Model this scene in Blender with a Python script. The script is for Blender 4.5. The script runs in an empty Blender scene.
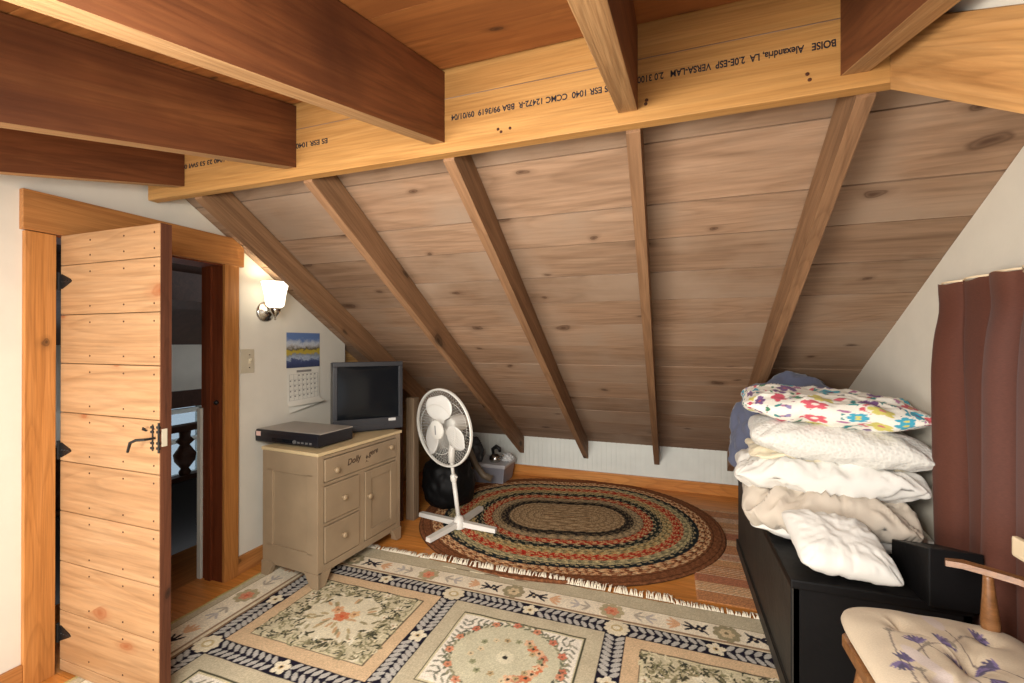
import bpy, bmesh, math, random
import numpy as np
from mathutils import Vector, Matrix, Euler
random.seed(7); np.random.seed(7)
SC = bpy.context.scene
COL = SC.collection
PI = math.pi

# ------------------------------------------------------------------ camera
cam = bpy.data.objects.new('camera', bpy.data.cameras.new('camera'))
COL.objects.link(cam)
cam.data.sensor_width = 36.0
cam.data.lens = 443.2 * 36.0 / 1024.0
cam.data.clip_start = 0.02
_yaw, _pit, _rol = math.radians(19.5127), math.radians(0.1324), math.radians(0.0467)
_R = Vector((math.cos(_yaw), math.sin(_yaw), 0)); _F = Vector((-math.sin(_yaw), math.cos(_yaw), 0)); _U = Vector((0, 0, 1))
_F, _U = _F * math.cos(_pit) + _U * math.sin(_pit), _U * math.cos(_pit) - _F * math.sin(_pit)
_R, _U = _R * math.cos(_rol) + _U * math.sin(_rol), _U * math.cos(_rol) - _R * math.sin(_rol)
cam.matrix_world = Matrix(((_R.x, _U.x, -_F.x, 0), (_R.y, _U.y, -_F.y, 0), (_R.z, _U.z, -_F.z, 1.25), (0, 0, 0, 1)))
SC.camera = cam

# ------------------------------------------------------------------ world, lights, exposure
W = bpy.data.worlds.new('daylight'); SC.world = W; W.use_nodes = True
W.node_tree.nodes['Background'].inputs['Color'].default_value = (0.93, 0.96, 1.0, 1)
W.node_tree.nodes['Background'].inputs['Strength'].default_value = 1.2

def area(name, loc, target, sx, sy, power, color=(1, 1, 1)):
    l = bpy.data.lights.new(name, 'AREA'); l.shape = 'RECTANGLE'; l.size = sx; l.size_y = sy
    l.energy = power; l.color = color
    o = bpy.data.objects.new(name, l); COL.objects.link(o); o.location = loc
    o.rotation_euler = (Vector(target) - Vector(loc)).to_track_quat('-Z', 'Y').to_euler()
    return o
area('dormer_window_light', (-0.8, -4.2, 1.15), (-0.6, 2.6, 0.3), 3.0, 1.6, 60, (1.0, 0.975, 0.93))
area('left_window_light', (-1.85, -1.15, 0.60), (0.3, 1.45, 2.0), 0.9, 0.8, 36, (1.0, 0.94, 0.86))
area('floor_bounce_light', (-0.75, -0.55, 0.10), (-0.75, 0.25, 2.0), 2.2, 0.8, 11, (1.0, 0.93, 0.82))
area('overhead_fill_light', (-0.55, 0.05, 1.48), (-0.65, 2.1, 0.0), 0.8, 0.45, 38, (1.0, 0.955, 0.88))  # added fill from above to brighten the floor, not a real fixture
area('hall_window_light', (-3.8, 2.0, 0.9), (-2.6, 1.7, 0.4), 0.5, 0.6, 1.6, (0.85, 0.93, 1.0))
SC.view_settings.view_transform = 'Standard'
SC.view_settings.look = 'None'
SC.view_settings.exposure = 0.42
SC.view_settings.gamma = 1.0
SC.view_settings.use_curve_mapping = False

# ------------------------------------------------------------------ materials
def lin(c):
    r = []
    for v in c[:3]:
        v = v / 255.0
        r.append(v / 12.92 if v <= 0.04045 else ((v + 0.055) / 1.055) ** 2.4)
    return tuple(r) + (1.0,)
MATS = {}
def newmat(name):
    m = bpy.data.materials.new(name); m.use_nodes = True
    nt = m.node_tree
    b = nt.nodes['Principled BSDF']
    MATS[name] = m
    return m, nt, b
def N(nt, t, **kw):
    n = nt.nodes.new(t)
    for k, v in kw.items(): setattr(n, k, v)
    return n
def ramp(nt, stops, interp='LINEAR'):
    r = nt.nodes.new('ShaderNodeValToRGB'); r.color_ramp.interpolation = interp
    e = r.color_ramp.elements
    while len(e) < len(stops): e.new(0.5)
    for i, (p, c) in enumerate(stops): e[i].position = p; e[i].color = c
    return r
def mix(nt, fac, a, b, blend='MIX'):
    n = nt.nodes.new('ShaderNodeMix'); n.data_type = 'RGBA'; n.blend_type = blend
    for sock, v in ((n.inputs[0], fac), (n.inputs[6], a), (n.inputs[7], b)):
        if hasattr(v, 'links'): nt.links.new(v, sock)
        else: sock.default_value = v
    return n.outputs[2]
def coords(nt, scale, island=True, loc=(0, 0, 0)):
    tc = N(nt, 'ShaderNodeTexCoord')
    mp = N(nt, 'ShaderNodeMapping'); mp.inputs['Scale'].default_value = scale; mp.inputs['Location'].default_value = loc
    nt.links.new(tc.outputs['Object'], mp.inputs['Vector'])
    if not island: return mp.outputs['Vector']
    g = N(nt, 'ShaderNodeNewGeometry'); oi = N(nt, 'ShaderNodeObjectInfo')
    ad = N(nt, 'ShaderNodeMath', operation='ADD'); nt.links.new(g.outputs['Random Per Island'], ad.inputs[0]); nt.links.new(oi.outputs['Random'], ad.inputs[1])
    mu = N(nt, 'ShaderNodeMath', operation='MULTIPLY'); nt.links.new(ad.outputs[0], mu.inputs[0]); mu.inputs[1].default_value = 37.0
    va = N(nt, 'ShaderNodeVectorMath', operation='ADD'); nt.links.new(mp.outputs['Vector'], va.inputs[0]); nt.links.new(mu.outputs[0], va.inputs[1])
    return va.outputs[0]
def wood(name, dark, mid, light, axis='X', rough=0.6, knots=0.5, vary=0.25, grain=16.0, bump=0.15, spec=0.3, knotcol=None, stain=None, stretch=1.0, rings=22.0, figure=0.7):
    m, nt, b = newmat(name); L = nt.links.new
    ai = 'XYZ'.index(axis)
    s = [grain] * 3; s[ai] = 1.1 * stretch
    v = coords(nt, s)
    n1 = N(nt, 'ShaderNodeTexNoise'); n1.inputs['Scale'].default_value = 1.0; n1.inputs['Detail'].default_value = 7; n1.inputs['Roughness'].default_value = .62; n1.inputs['Distortion'].default_value = 1.2
    L(v, n1.inputs['Vector'])
    r1 = ramp(nt, [(0.22, lin(dark)), (0.5, lin(mid)), (0.80, lin(light))]); L(n1.outputs['Fac'], r1.inputs['Fac'])
    col = r1.outputs['Color']
    # growth-ring figure
    s4 = [grain * .28] * 3; s4[ai] = .42 * stretch
    v4 = coords(nt, s4)
    n4 = N(nt, 'ShaderNodeTexNoise'); n4.inputs['Scale'].default_value = 1.0; n4.inputs['Detail'].default_value = 2; n4.inputs['Roughness'].default_value = .4; n4.inputs['Distortion'].default_value = .4
    L(v4, n4.inputs['Vector'])
    m4 = N(nt, 'ShaderNodeMath', operation='MULTIPLY'); L(n4.outputs['Fac'], m4.inputs[0]); m4.inputs[1].default_value = rings
    f4 = N(nt, 'ShaderNodeMath', operation='FRACT'); L(m4.outputs[0], f4.inputs[0])
    r4 = ramp(nt, [(0.0, (.80, .77, .74, 1)), (0.10, (1.03, 1.03, 1.03, 1)), (0.7, (1.0, 1.0, 1.0, 1)), (1.0, (.80, .77, .74, 1))]); L(f4.outputs[0], r4.inputs['Fac'])
    col = mix(nt, figure, col, r4.outputs['Color'], 'MULTIPLY')
    # fine pores
    s2 = [grain * 7] * 3; s2[ai] = 5.0
    v2 = coords(nt, s2)
    n2 = N(nt, 'ShaderNodeTexNoise'); n2.inputs['Scale'].default_value = 1.0; n2.inputs['Detail'].default_value = 3; L(v2, n2.inputs['Vector'])
    r2 = ramp(nt, [(0.35, (0.72, 0.72, 0.72, 1)), (0.6, (1.06, 1.06, 1.06, 1))]); L(n2.outputs['Fac'], r2.inputs['Fac'])
    col = mix(nt, 0.55, col, r2.outputs['Color'], 'MULTIPLY')
    # board to board variation
    g = N(nt, 'ShaderNodeNewGeometry'); oi = N(nt, 'ShaderNodeObjectInfo')
    ad = N(nt, 'ShaderNodeMath', operation='ADD'); L(g.outputs['Random Per Island'], ad.inputs[0]); L(oi.outputs['Random'], ad.inputs[1])
    fr = N(nt, 'ShaderNodeMath', operation='FRACT'); L(ad.outputs[0], fr.inputs[0])
    rv = ramp(nt, [(0, (1 - vary,) * 3 + (1,)), (1, (1 + vary * .6,) * 3 + (1,))]); L(fr.outputs[0], rv.inputs['Fac'])
    col = mix(nt, 1.0, col, rv.outputs['Color'], 'MULTIPLY')
    if stain:
        vs = coords(nt, (1.4, 1.4, 1.4)); ns = N(nt, 'ShaderNodeTexNoise'); ns.inputs['Scale'].default_value = 1.5; ns.inputs['Detail'].default_value = 4; L(vs, ns.inputs['Vector'])
        rs = ramp(nt, [(0.45, (0, 0, 0, 1)), (0.68, (1, 1, 1, 1))]); L(ns.outputs['Fac'], rs.inputs['Fac'])
        col = mix(nt, rs.outputs['Color'], col, lin(stain))
    if knots > 0:
        s3 = [4.2] * 3; s3[ai] = 2.2
        v3a = coords(nt, s3)
        s5 = N(nt, 'ShaderNodeSeparateXYZ'); L(v3a, s5.inputs[0]); o5 = [k for k in range(3) if k != ai]
        a5 = N(nt, 'ShaderNodeMath', operation='ADD'); L(s5.outputs[o5[0]], a5.inputs[0]); L(s5.outputs[o5[1]], a5.inputs[1])
        c5 = N(nt, 'ShaderNodeCombineXYZ'); L(s5.outputs[ai], c5.inputs[0]); L(a5.outputs[0], c5.inputs[1]); v3 = c5.outputs[0]
        nd = N(nt, 'ShaderNodeTexNoise'); nd.inputs['Scale'].default_value = 2.5; L(v3, nd.inputs['Vector'])
        vm = N(nt, 'ShaderNodeVectorMath', operation='MULTIPLY_ADD'); L(nd.outputs['Color'], vm.inputs[0]); vm.inputs[1].default_value = (.26, .26, 0); L(v3, vm.inputs[2])
        vo = N(nt, 'ShaderNodeTexVoronoi'); vo.voronoi_dimensions = '2D'; vo.inputs['Scale'].default_value = 1.0; L(vm.outputs[0], vo.inputs['Vector'])
        kc = N(nt, 'ShaderNodeSeparateColor'); L(vo.outputs['Color'], kc.inputs[0])
        ks = N(nt, 'ShaderNodeMath', operation='MULTIPLY_ADD'); L(kc.outputs[1], ks.inputs[0]); ks.inputs[1].default_value = 1.9; ks.inputs[2].default_value = 0.75
        kd = N(nt, 'ShaderNodeMath', operation='MULTIPLY'); L(vo.outputs['Distance'], kd.inputs[0]); L(ks.outputs[0], kd.inputs[1])
        rk = ramp(nt, [(0.02, (.9, .9, .9, 1)), (0.055, (.62, .62, .62, 1)), (0.075, (.75, .75, .75, 1)), (0.10, (.28, .28, .28, 1)), (0.2, (0, 0, 0, 1))]); L(kd.outputs[0], rk.inputs['Fac'])
        sx = N(nt, 'ShaderNodeSeparateColor'); L(vo.outputs['Color'], sx.inputs[0])
        gt = N(nt, 'ShaderNodeMath', operation='LESS_THAN'); L(sx.outputs[0], gt.inputs[0]); gt.inputs[1].default_value = knots
        mm = N(nt, 'ShaderNodeMath', operation='MULTIPLY'); L(gt.outputs[0], mm.inputs[0]); L(rk.outputs['Color'], mm.inputs[1])
        col = mix(nt, mm.outputs[0], col, lin(knotcol or [c * .45 for c in dark]))
    L(col, b.inputs['Base Color'])
    b.inputs['Roughness'].default_value = rough; b.inputs['Specular IOR Level'].default_value = spec
    bp = N(nt, 'ShaderNodeBump'); bp.inputs['Strength'].default_value = bump; bp.inputs['Distance'].default_value = 0.004
    L(n2.outputs['Fac'], bp.inputs['Height']); L(bp.outputs[0], b.inputs['Normal'])
    return m
def plain(name, c, rough=0.5, metal=0.0, var=0.06, scale=9.0, bump=0.0, bscale=60.0, spec=0.5, sheen=0.0, coat=0.0, trans=0.0):
    m, nt, b = newmat(name); L = nt.links.new
    v = coords(nt, (1, 1, 1), island=False)
    n = N(nt, 'ShaderNodeTexNoise'); n.inputs['Scale'].default_value = scale; n.inputs['Detail'].default_value = 5; L(v, n.inputs['Vector'])
    c0 = lin(c)
    r = ramp(nt, [(0.3, tuple(x * (1 - var) for x in c0[:3]) + (1,)), (0.7, tuple(min(1, x * (1 + var)) for x in c0[:3]) + (1,))]); L(n.outputs['Fac'], r.inputs['Fac'])
    L(r.outputs['Color'], b.inputs['Base Color'])
    b.inputs['Roughness'].default_value = rough; b.inputs['Metallic'].default_value = metal; b.inputs['Specular IOR Level'].default_value = spec
    b.inputs['Sheen Weight'].default_value = sheen; b.inputs['Coat Weight'].default_value = coat
    b.inputs['Transmission Weight'].default_value = trans
    if bump:
        n2 = N(nt, 'ShaderNodeTexNoise'); n2.inputs['Scale'].default_value = bscale; n2.inputs['Detail'].default_value = 4; L(v, n2.inputs['Vector'])
        bp = N(nt, 'ShaderNodeBump'); bp.inputs['Strength'].default_value = bump; bp.inputs['Distance'].default_value = 0.01
        L(n2.outputs['Fac'], bp.inputs['Height']); L(bp.outputs[0], b.inputs['Normal'])
    return m
def attrmat(name, rough=0.95, bump=0.3, bscale=350.0, var=0.12, sheen=0.1):
    m, nt, b = newmat(name); L = nt.links.new
    a = N(nt, 'ShaderNodeAttribute'); a.attribute_name = 'dye'
    v = coords(nt, (1, 1, 1), island=False)
    n = N(nt, 'ShaderNodeTexNoise'); n.inputs['Scale'].default_value = bscale; n.inputs['Detail'].default_value = 2; L(v, n.inputs['Vector'])
    r = ramp(nt, [(0.3, (1 - var,) * 3 + (1,)), (0.7, (1 + var,) * 3 + (1,))]); L(n.outputs['Fac'], r.inputs['Fac'])
    L(mix(nt, 1.0, a.outputs['Color'], r.outputs['Color'], 'MULTIPLY'), b.inputs['Base Color'])
    b.inputs['Roughness'].default_value = rough; b.inputs['Specular IOR Level'].default_value = 0.1; b.inputs['Sheen Weight'].default_value = sheen
    bp = N(nt, 'ShaderNodeBump'); bp.inputs['Strength'].default_value = bump; bp.inputs['Distance'].default_value = 0.003
    L(n.outputs['Fac'], bp.inputs['Height']); L(bp.outputs[0], b.inputs['Normal'])
    return m
def glassmat(name, tint=(1, 1, 1), refl=0.12):
    m, nt, b = newmat(name); L = nt.links.new
    t = N(nt, 'ShaderNodeBsdfTransparent'); t.inputs[0].default_value = tuple(tint) + (1,)
    g = N(nt, 'ShaderNodeBsdfGlossy'); g.inputs['Roughness'].default_value = 0.03
    mx = N(nt, 'ShaderNodeMixShader'); mx.inputs[0].default_value = refl
    L(t.outputs[0], mx.inputs[1]); L(g.outputs[0], mx.inputs[2]); L(mx.outputs[0], nt.nodes['Material Output'].inputs[0])
    return m

M_wall = plain('painted_wall_mat', (217, 211, 197), 0.7, var=0.03, bump=0.05, bscale=40)
M_bead = plain('beadboard_paint', (214, 216, 208), 0.6, var=0.04)
M_ceil = wood('ceiling_plank_wood', (124, 97, 75), (145, 116, 92), (162, 134, 109), 'X', 0.7, knots=0.55, vary=0.20, grain=11, bump=0.25, knotcol=(70, 46, 30), stretch=.8, stain=(148, 126, 106))
M_dorm = wood('dormer_plank_wood', (124, 72, 34), (156, 98, 50), (176, 118, 66), 'X', 0.65, knots=0.5, vary=0.15, grain=12, knotcol=(48, 22, 10), stretch=.8, stain=(130, 78, 38))
M_raft = wood('rafter_wood', (106, 77, 53), (132, 98, 69), (152, 116, 84), 'Y', 0.7, knots=0.12, vary=0.1, grain=20, bump=0.3)
M_joist = wood('joist_wood', (80, 44, 23), (108, 62, 33), (134, 84, 47), 'Y', 0.65, knots=0.12, vary=0.10, grain=16, bump=0.3, stain=(70, 36, 18))
M_litedge = wood('lit_sawn_edge_wood', (140, 104, 66), (166, 128, 86), (184, 148, 104), 'Y', 0.75, knots=0.0, vary=0.06, grain=30, bump=0.4)  # sawn joist undersides, light from below painted into the pale colour
M_beam = wood('laminated_beam_wood', (152, 106, 54), (174, 128, 72), (188, 144, 86), 'X', 0.6, knots=0.0, vary=0.05, grain=22, bump=0.2, stretch=.7, figure=0.4, rings=12)
M_cheek = wood('fir_rafter_wood', (158, 110, 62), (180, 134, 82), (194, 150, 100), 'Y', 0.6, knots=0.0, vary=0.05, grain=18, bump=0.35)
M_trimv = wood('orange_pine_vertical', (156, 100, 50), (180, 120, 62), (194, 134, 76), 'Z', 0.5, knots=0.15, vary=0.1, grain=26)
M_trimh = wood('orange_pine_horizontal', (150, 94, 48), (178, 120, 66), (194, 136, 78), 'Y', 0.5, knots=0.15, vary=0.1, grain=22)
M_jamb = wood('reddish_jamb_wood', (84, 38, 18), (112, 54, 28), (132, 68, 38), 'Z', 0.55, knots=0.2, vary=0.1, grain=26)
M_door = wood('pine_door_wood', (146, 107, 70), (164, 126, 88), (176, 141, 104), 'X', 0.5, knots=0.4, vary=0.08, grain=13, knotcol=(140, 80, 44), stretch=.8)
M_dooredge = wood('door_edge_wood', (66, 36, 22), (88, 50, 32), (104, 62, 40), 'Z', 0.6, knots=0.1, vary=0.1, grain=24)
M_floor = wood('floor_board_wood', (184, 112, 46), (206, 134, 62), (216, 150, 78), 'X', 0.38, knots=0.15, vary=0.12, grain=14, spec=0.4)
M_alc = wood('alcove_pine', (150, 112, 66), (186, 146, 92), (200, 162, 108), 'Y', 0.6, knots=0.3, vary=0.15)
M_post = wood('grey_post_wood', (104, 88, 68), (132, 112, 90), (150, 130, 108), 'Z', 0.7, knots=0.2, vary=0.1, grain=24)
M_dark = wood('dark_brown_board', (52, 28, 16), (72, 40, 24), (88, 52, 32), 'Z', 0.6, knots=0.1, vary=0.1)
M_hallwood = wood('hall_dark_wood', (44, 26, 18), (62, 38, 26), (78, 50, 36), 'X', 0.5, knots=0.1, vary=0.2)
M_black = plain('black_iron', (18, 18, 18), 0.45, spec=0.4)
M_void = plain('shadow_black', (14, 11, 10), 0.8)  # near black, paints in the darkness of the stairwell and plank gaps
M_chrome = plain('brushed_chrome', (190, 188, 182), 0.18, metal=1.0)
M_switch = plain('switch_ivory', (190, 180, 158), 0.35)
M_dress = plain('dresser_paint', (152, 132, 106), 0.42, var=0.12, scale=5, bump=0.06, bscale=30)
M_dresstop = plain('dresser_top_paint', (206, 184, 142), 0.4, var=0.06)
M_knob = plain('dresser_knob_paint', (158, 136, 106), 0.35)
M_ink = plain('printed_ink', (26, 24, 34), 0.6)
M_stencil = plain('stencil_paint', (74, 56, 42), 0.6)
M_fan = plain('white_fan_plastic', (228, 226, 218), 0.35, var=0.02)
M_fanblade = plain('translucent_blade_plastic', (232, 231, 226), 0.3, var=0.02)
M_badge = plain('grey_badge', (120, 120, 122), 0.3)
M_tvbody = plain('tv_charcoal', (42, 43, 48), 0.42, var=0.05)
M_tvside = plain('tv_side_grey', (96, 96, 96), 0.55, var=0.05)
M_screen = plain('tv_glass', (20, 23, 27), 0.16, var=0.02, spec=0.18)
M_silver = plain('silver_label', (206, 206, 204), 0.35)
M_vcr = plain('vcr_black', (26, 26, 32), 0.4)
M_vcrtop = plain('vcr_lid_grey', (158, 151, 142), 0.38)
M_sticker = plain('white_sticker', (226, 190, 180), 0.5)
M_paper = plain('calendar_paper', (216, 212, 200), 0.8, var=0.03)
M_gridink = plain('calendar_ink', (128, 124, 120), 0.8)
M_bag = plain('black_bag_plastic', (11, 11, 12), 0.6, bump=0.3, bscale=14, spec=0.2)
M_greybag = plain('grey_sack', (62, 62, 64), 0.6, bump=0.4, bscale=18)
M_tote = plain('grey_tote_plastic', (128, 128, 136), 0.35, var=0.08)
M_totelid = plain('pale_tote_lid', (176, 174, 176), 0.35)
M_hose = plain('tan_hose', (112, 98, 80), 0.5)
M_chest = plain('black_chest_paint', (13, 12, 13), 0.5, var=0.2, bump=0.12, bscale=25, spec=0.22)
M_chestside = plain('grey_chest_side', (40, 37, 32), 0.6, var=0.3, bump=0.2, bscale=35)  # long left side and its plinth, a lighter grey than the rest
M_pw = plain('white_cotton', (218, 215, 208), 0.9, var=0.02, sheen=0.1, bump=0.35, bscale=13)
M_pb = plain('beige_cotton', (196, 184, 168), 0.9, var=0.05, sheen=0.1, bump=0.4, bscale=12)
M_pc = plain('cream_cotton', (220, 208, 180), 0.9, var=0.05, sheen=0.2)
M_quilt = plain('slate_blue_quilt', (84, 89, 110), 0.95, var=0.12, sheen=0.2, bump=0.4, bscale=22)
M_flower = attrmat('floral_print', bscale=300, var=0.05)
M_lav = attrmat('lavender_print', bscale=300, var=0.05)
M_rug = attrmat('woven_rug_wool', bscale=420, var=0.2, bump=0.5, sheen=0)
M_oval = attrmat('braided_rug_wool', bscale=260, var=0.22, bump=0.6, sheen=0)
M_runner = attrmat('rag_runner', bscale=260, var=0.2, bump=0.5)
M_fringe = plain('rug_fringe', (222, 212, 190), 0.95)
M_chair = wood('chair_wood', (104, 66, 36), (136, 92, 54), (160, 116, 76), 'X', 0.35, knots=0.0, vary=0.1, grain=22, spec=0.5)
M_cream = plain('cream_enamel', (226, 206, 172), 0.4)

# textured pillow: small quilted dimples
M_tex, nt, b = newmat('dimpled_cotton')
v = coords(nt, (1, 1, 1), island=False)
vo = N(nt, 'ShaderNodeTexVoronoi'); vo.inputs['Scale'].default_value = 80; nt.links.new(v, vo.inputs['Vector'])
bp = N(nt, 'ShaderNodeBump'); bp.inputs['Strength'].default_value = 0.6; bp.inputs['Distance'].default_value = 0.005
nt.links.new(vo.outputs['Distance'], bp.inputs['Height']); nt.links.new(bp.outputs[0], b.inputs['Normal'])
rr = ramp(nt, [(0.1, lin((206, 203, 195))), (0.45, lin((218, 216, 208)))]); nt.links.new(vo.outputs['Distance'], rr.inputs['Fac']); nt.links.new(rr.outputs['Color'], b.inputs['Base Color'])
b.inputs['Roughness'].default_value = 0.9; b.inputs['Sheen Weight'].default_value = 0.2

# sconce shade: lit frosted glass
M_shade, nt, b = newmat('lit_frosted_glass')
b.inputs['Base Color'].default_value = (0.95, 0.93, 0.88, 1); b.inputs['Roughness'].default_value = 0.4
b.inputs['Emission Color'].default_value = (1.0, 0.90, 0.70, 1); b.inputs['Emission Strength'].default_value = 2.2

# curtain: slightly translucent woven cloth
M_curt, nt, b = newmat('maroon_curtain_cloth'); L = nt.links.new
v = coords(nt, (60, 60, 420), island=False)
n = N(nt, 'ShaderNodeTexNoise'); n.inputs['Scale'].default_value = 2.0; n.inputs['Detail'].default_value = 3; L(v, n.inputs['Vector'])
r = ramp(nt, [(0.3, lin((88, 46, 34))), (0.7, lin((122, 70, 54)))]); L(n.outputs['Fac'], r.inputs['Fac'])
L(r.outputs['Color'], b.inputs['Base Color']); b.inputs['Roughness'].default_value = 0.8; b.inputs['Sheen Weight'].default_value = 0.08
tl = N(nt, 'ShaderNodeBsdfTranslucent'); tl.inputs[0].default_value = lin((160, 132, 118))
mx = N(nt, 'ShaderNodeMixShader'); mx.inputs[0].default_value = 0.42
L(b.outputs[0], mx.inputs[1]); L(tl.outputs[0], mx.inputs[2]); L(mx.outputs[0], nt.nodes['Material Output'].inputs[0])

# calendar picture: a lake with golden shore and blue hills
M_pic, nt, b = newmat('lake_picture'); L = nt.links.new
tc = N(nt, 'ShaderNodeTexCoord'); sp = N(nt, 'ShaderNodeSeparateXYZ'); L(tc.outputs['Generated'], sp.inputs[0])
ns = N(nt, 'ShaderNodeTexNoise'); ns.inputs['Scale'].default_value = 9; ns.inputs['Detail'].default_value = 4; L(tc.outputs['Generated'], ns.inputs['Vector'])
ma = N(nt, 'ShaderNodeMath', operation='MULTIPLY_ADD'); L(ns.outputs['Fac'], ma.inputs[0]); ma.inputs[1].default_value = 0.34; L(sp.outputs['Z'], ma.inputs[2])
r = ramp(nt, [(0.12, lin((52, 60, 92))), (0.38, lin((70, 80, 116))), (0.43, lin((160, 172, 190))), (0.53, lin((126, 134, 140))), (0.57, lin((180, 158, 66))), (0.66, lin((176, 156, 62))), (0.70, lin((86, 80, 66))), (0.76, lin((150, 146, 140))), (0.85, lin((186, 192, 200))), (1.0, lin((96, 122, 170)))])
L(ma.outputs[0], r.inputs['Fac']); L(r.outputs['Color'], b.inputs['Base Color']); b.inputs['Roughness'].default_value = 0.4
M_glass = glassmat('window_glass', (0.50, 0.56, 0.60), 0.06)

# ------------------------------------------------------------------ mesh helpers
class MB:
    def __init__(s): s.bm = bmesh.new()
    def face(s, vs, m=0):
        try:
            f = s.bm.faces.new(vs); f.material_index = m; return f
        except ValueError: return None
    def hexa(s, p, m=0):
        v = [s.bm.verts.new(q) for q in p]
        for f in ((0, 3, 2, 1), (4, 5, 6, 7), (0, 1, 5, 4), (1, 2, 6, 5), (2, 3, 7, 6), (3, 0, 4, 7)): s.face([v[i] for i in f], m)
        return v
    def box(s, x0, y0, z0, x1, y1, z1, m=0, bev=0.0):
        x0, x1 = min(x0, x1), max(x0, x1); y0, y1 = min(y0, y1), max(y0, y1); z0, z1 = min(z0, z1), max(z0, z1)
        v = s.hexa([(x0, y0, z0), (x1, y0, z0), (x1, y1, z0), (x0, y1, z0), (x0, y0, z1), (x1, y0, z1), (x1, y1, z1), (x0, y1, z1)], m)
        if bev:
            es = {e for q in v for e in q.link_edges}
            bmesh.ops.bevel(s.bm, geom=list(es), offset=bev, segments=2, profile=0.6, affect='EDGES')
        return s
    def prism(s, poly, d, m=0, bev=0.0):
        d = Vector(d); a = [s.bm.verts.new(p) for p in poly]; c = [s.bm.verts.new(Vector(p) + d) for p in poly]
        n = len(a); s.face(a[::-1], m); s.face(c, m)
        for i in range(n): s.face([a[i], a[(i + 1) % n], c[(i + 1) % n], c[i]], m)
        if bev:
            es = {e for q in a + c for e in q.link_edges}
            bmesh.ops.bevel(s.bm, geom=list(es), offset=bev, segments=2, profile=0.6, affect='EDGES')
        return s
    def tube(s, pts, r, seg=12, m=0, cap=True, closed=False):
        pts = [Vector(p) for p in pts]; n = len(pts)
        rs = r if hasattr(r, '__len__') else [r] * n
        rings = []; ref = None
        for i, p in enumerate(pts):
            if closed: t = (pts[(i + 1) % n] - pts[i - 1]).normalized()
            else: t = (pts[min(i + 1, n - 1)] - pts[max(i - 1, 0)]).normalized()
            if ref is None: ref = t.orthogonal().normalized()
            ref = (ref - t * ref.dot(t)).normalized(); bi = t.cross(ref)
            rings.append([s.bm.verts.new(p + (ref * math.cos(2 * PI * k / seg) + bi * math.sin(2 * PI * k / seg)) * rs[i]) for k in range(seg)])
        for i in range(n if closed else n - 1):
            a, c = rings[i], rings[(i + 1) % n]
            for k in range(seg): s.face([a[k], a[(k + 1) % seg], c[(k + 1) % seg], c[k]], m)
        if cap and not closed: s.face(rings[0][::-1], m); s.face(rings[-1], m)
        return s
    def lathe(s, prof, seg=32, m=0, M=None, cap=True):
        M = M or Matrix.Identity(4); rings = []
        for r, z in prof: rings.append([s.bm.verts.new(M @ Vector((r * math.cos(2 * PI * k / seg), r * math.sin(2 * PI * k / seg), z))) for k in range(seg)])
        for a, c in zip(rings, rings[1:]):
            for k in range(seg): s.face([a[k], a[(k + 1) % seg], c[(k + 1) % seg], c[k]], m)
        if cap: s.face(rings[0][::-1], m); s.face(rings[-1], m)
        return s
    def grid(s, fn, nu, nv, m=0, flip=False):
        g = [[s.bm.verts.new(fn(i / nu, j / nv)) for j in range(nv + 1)] for i in range(nu + 1)]
        for i in range(nu):
            for j in range(nv):
                q = [g[i][j], g[i + 1][j], g[i + 1][j + 1], g[i][j + 1]]
                s.face(q[::-1] if flip else q, m)
        return g
    def build(s, name, mats, parent=None, smooth=False, frame=None, loc=None, angle=None):
        """frame: Matrix the mesh lives in (verts are given in world unless parent, then in parent's space)."""
        bmesh.ops.remove_doubles(s.bm, verts=s.bm.verts, dist=1e-6)
        bmesh.ops.recalc_face_normals(s.bm, faces=s.bm.faces)
        me = bpy.data.meshes.new(name); s.bm.to_mesh(me); s.bm.free()
        for mt in (mats if isinstance(mats, (list, tuple)) else [mats]): me.materials.append(mt)
        if smooth: me.polygons.foreach_set('use_smooth', [True] * len(me.polygons))
        o = bpy.data.objects.new(name, me); COL.objects.link(o)
        if frame is not None:
            me.transform(frame.inverted()); o.matrix_world = frame
        elif loc is not None:
            me.transform(Matrix.Translation(-Vector(loc))); o.location = loc
        if parent is not None: o.parent = parent
        if smooth and angle:
            md = o.modifiers.new('ws', 'EDGE_SPLIT'); md.split_angle = math.radians(angle)
        return o
def tag(o, label, cat, group=None, kind=None):
    if label: o['label'] = label
    if cat: o['category'] = cat
    if group: o['group'] = group
    if kind: o['kind'] = kind
    return o
def empty(name, loc, rz=0.0):
    o = bpy.data.objects.new(name, None); COL.objects.link(o); o.location = loc; o.rotation_euler = (0, 0, rz); o.empty_display_size = .05
    return o
def struct(o, label=None):
    o['kind'] = 'structure'
    if label: o['label'] = label
    return o
def localize(o, root):
    """mesh was built in world coordinates: hang it under root without moving it"""
    M = Matrix.Translation(root.location) @ root.rotation_euler.to_matrix().to_4x4()
    o.data.transform(M.inverted()); o.parent = root
    return o
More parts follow.
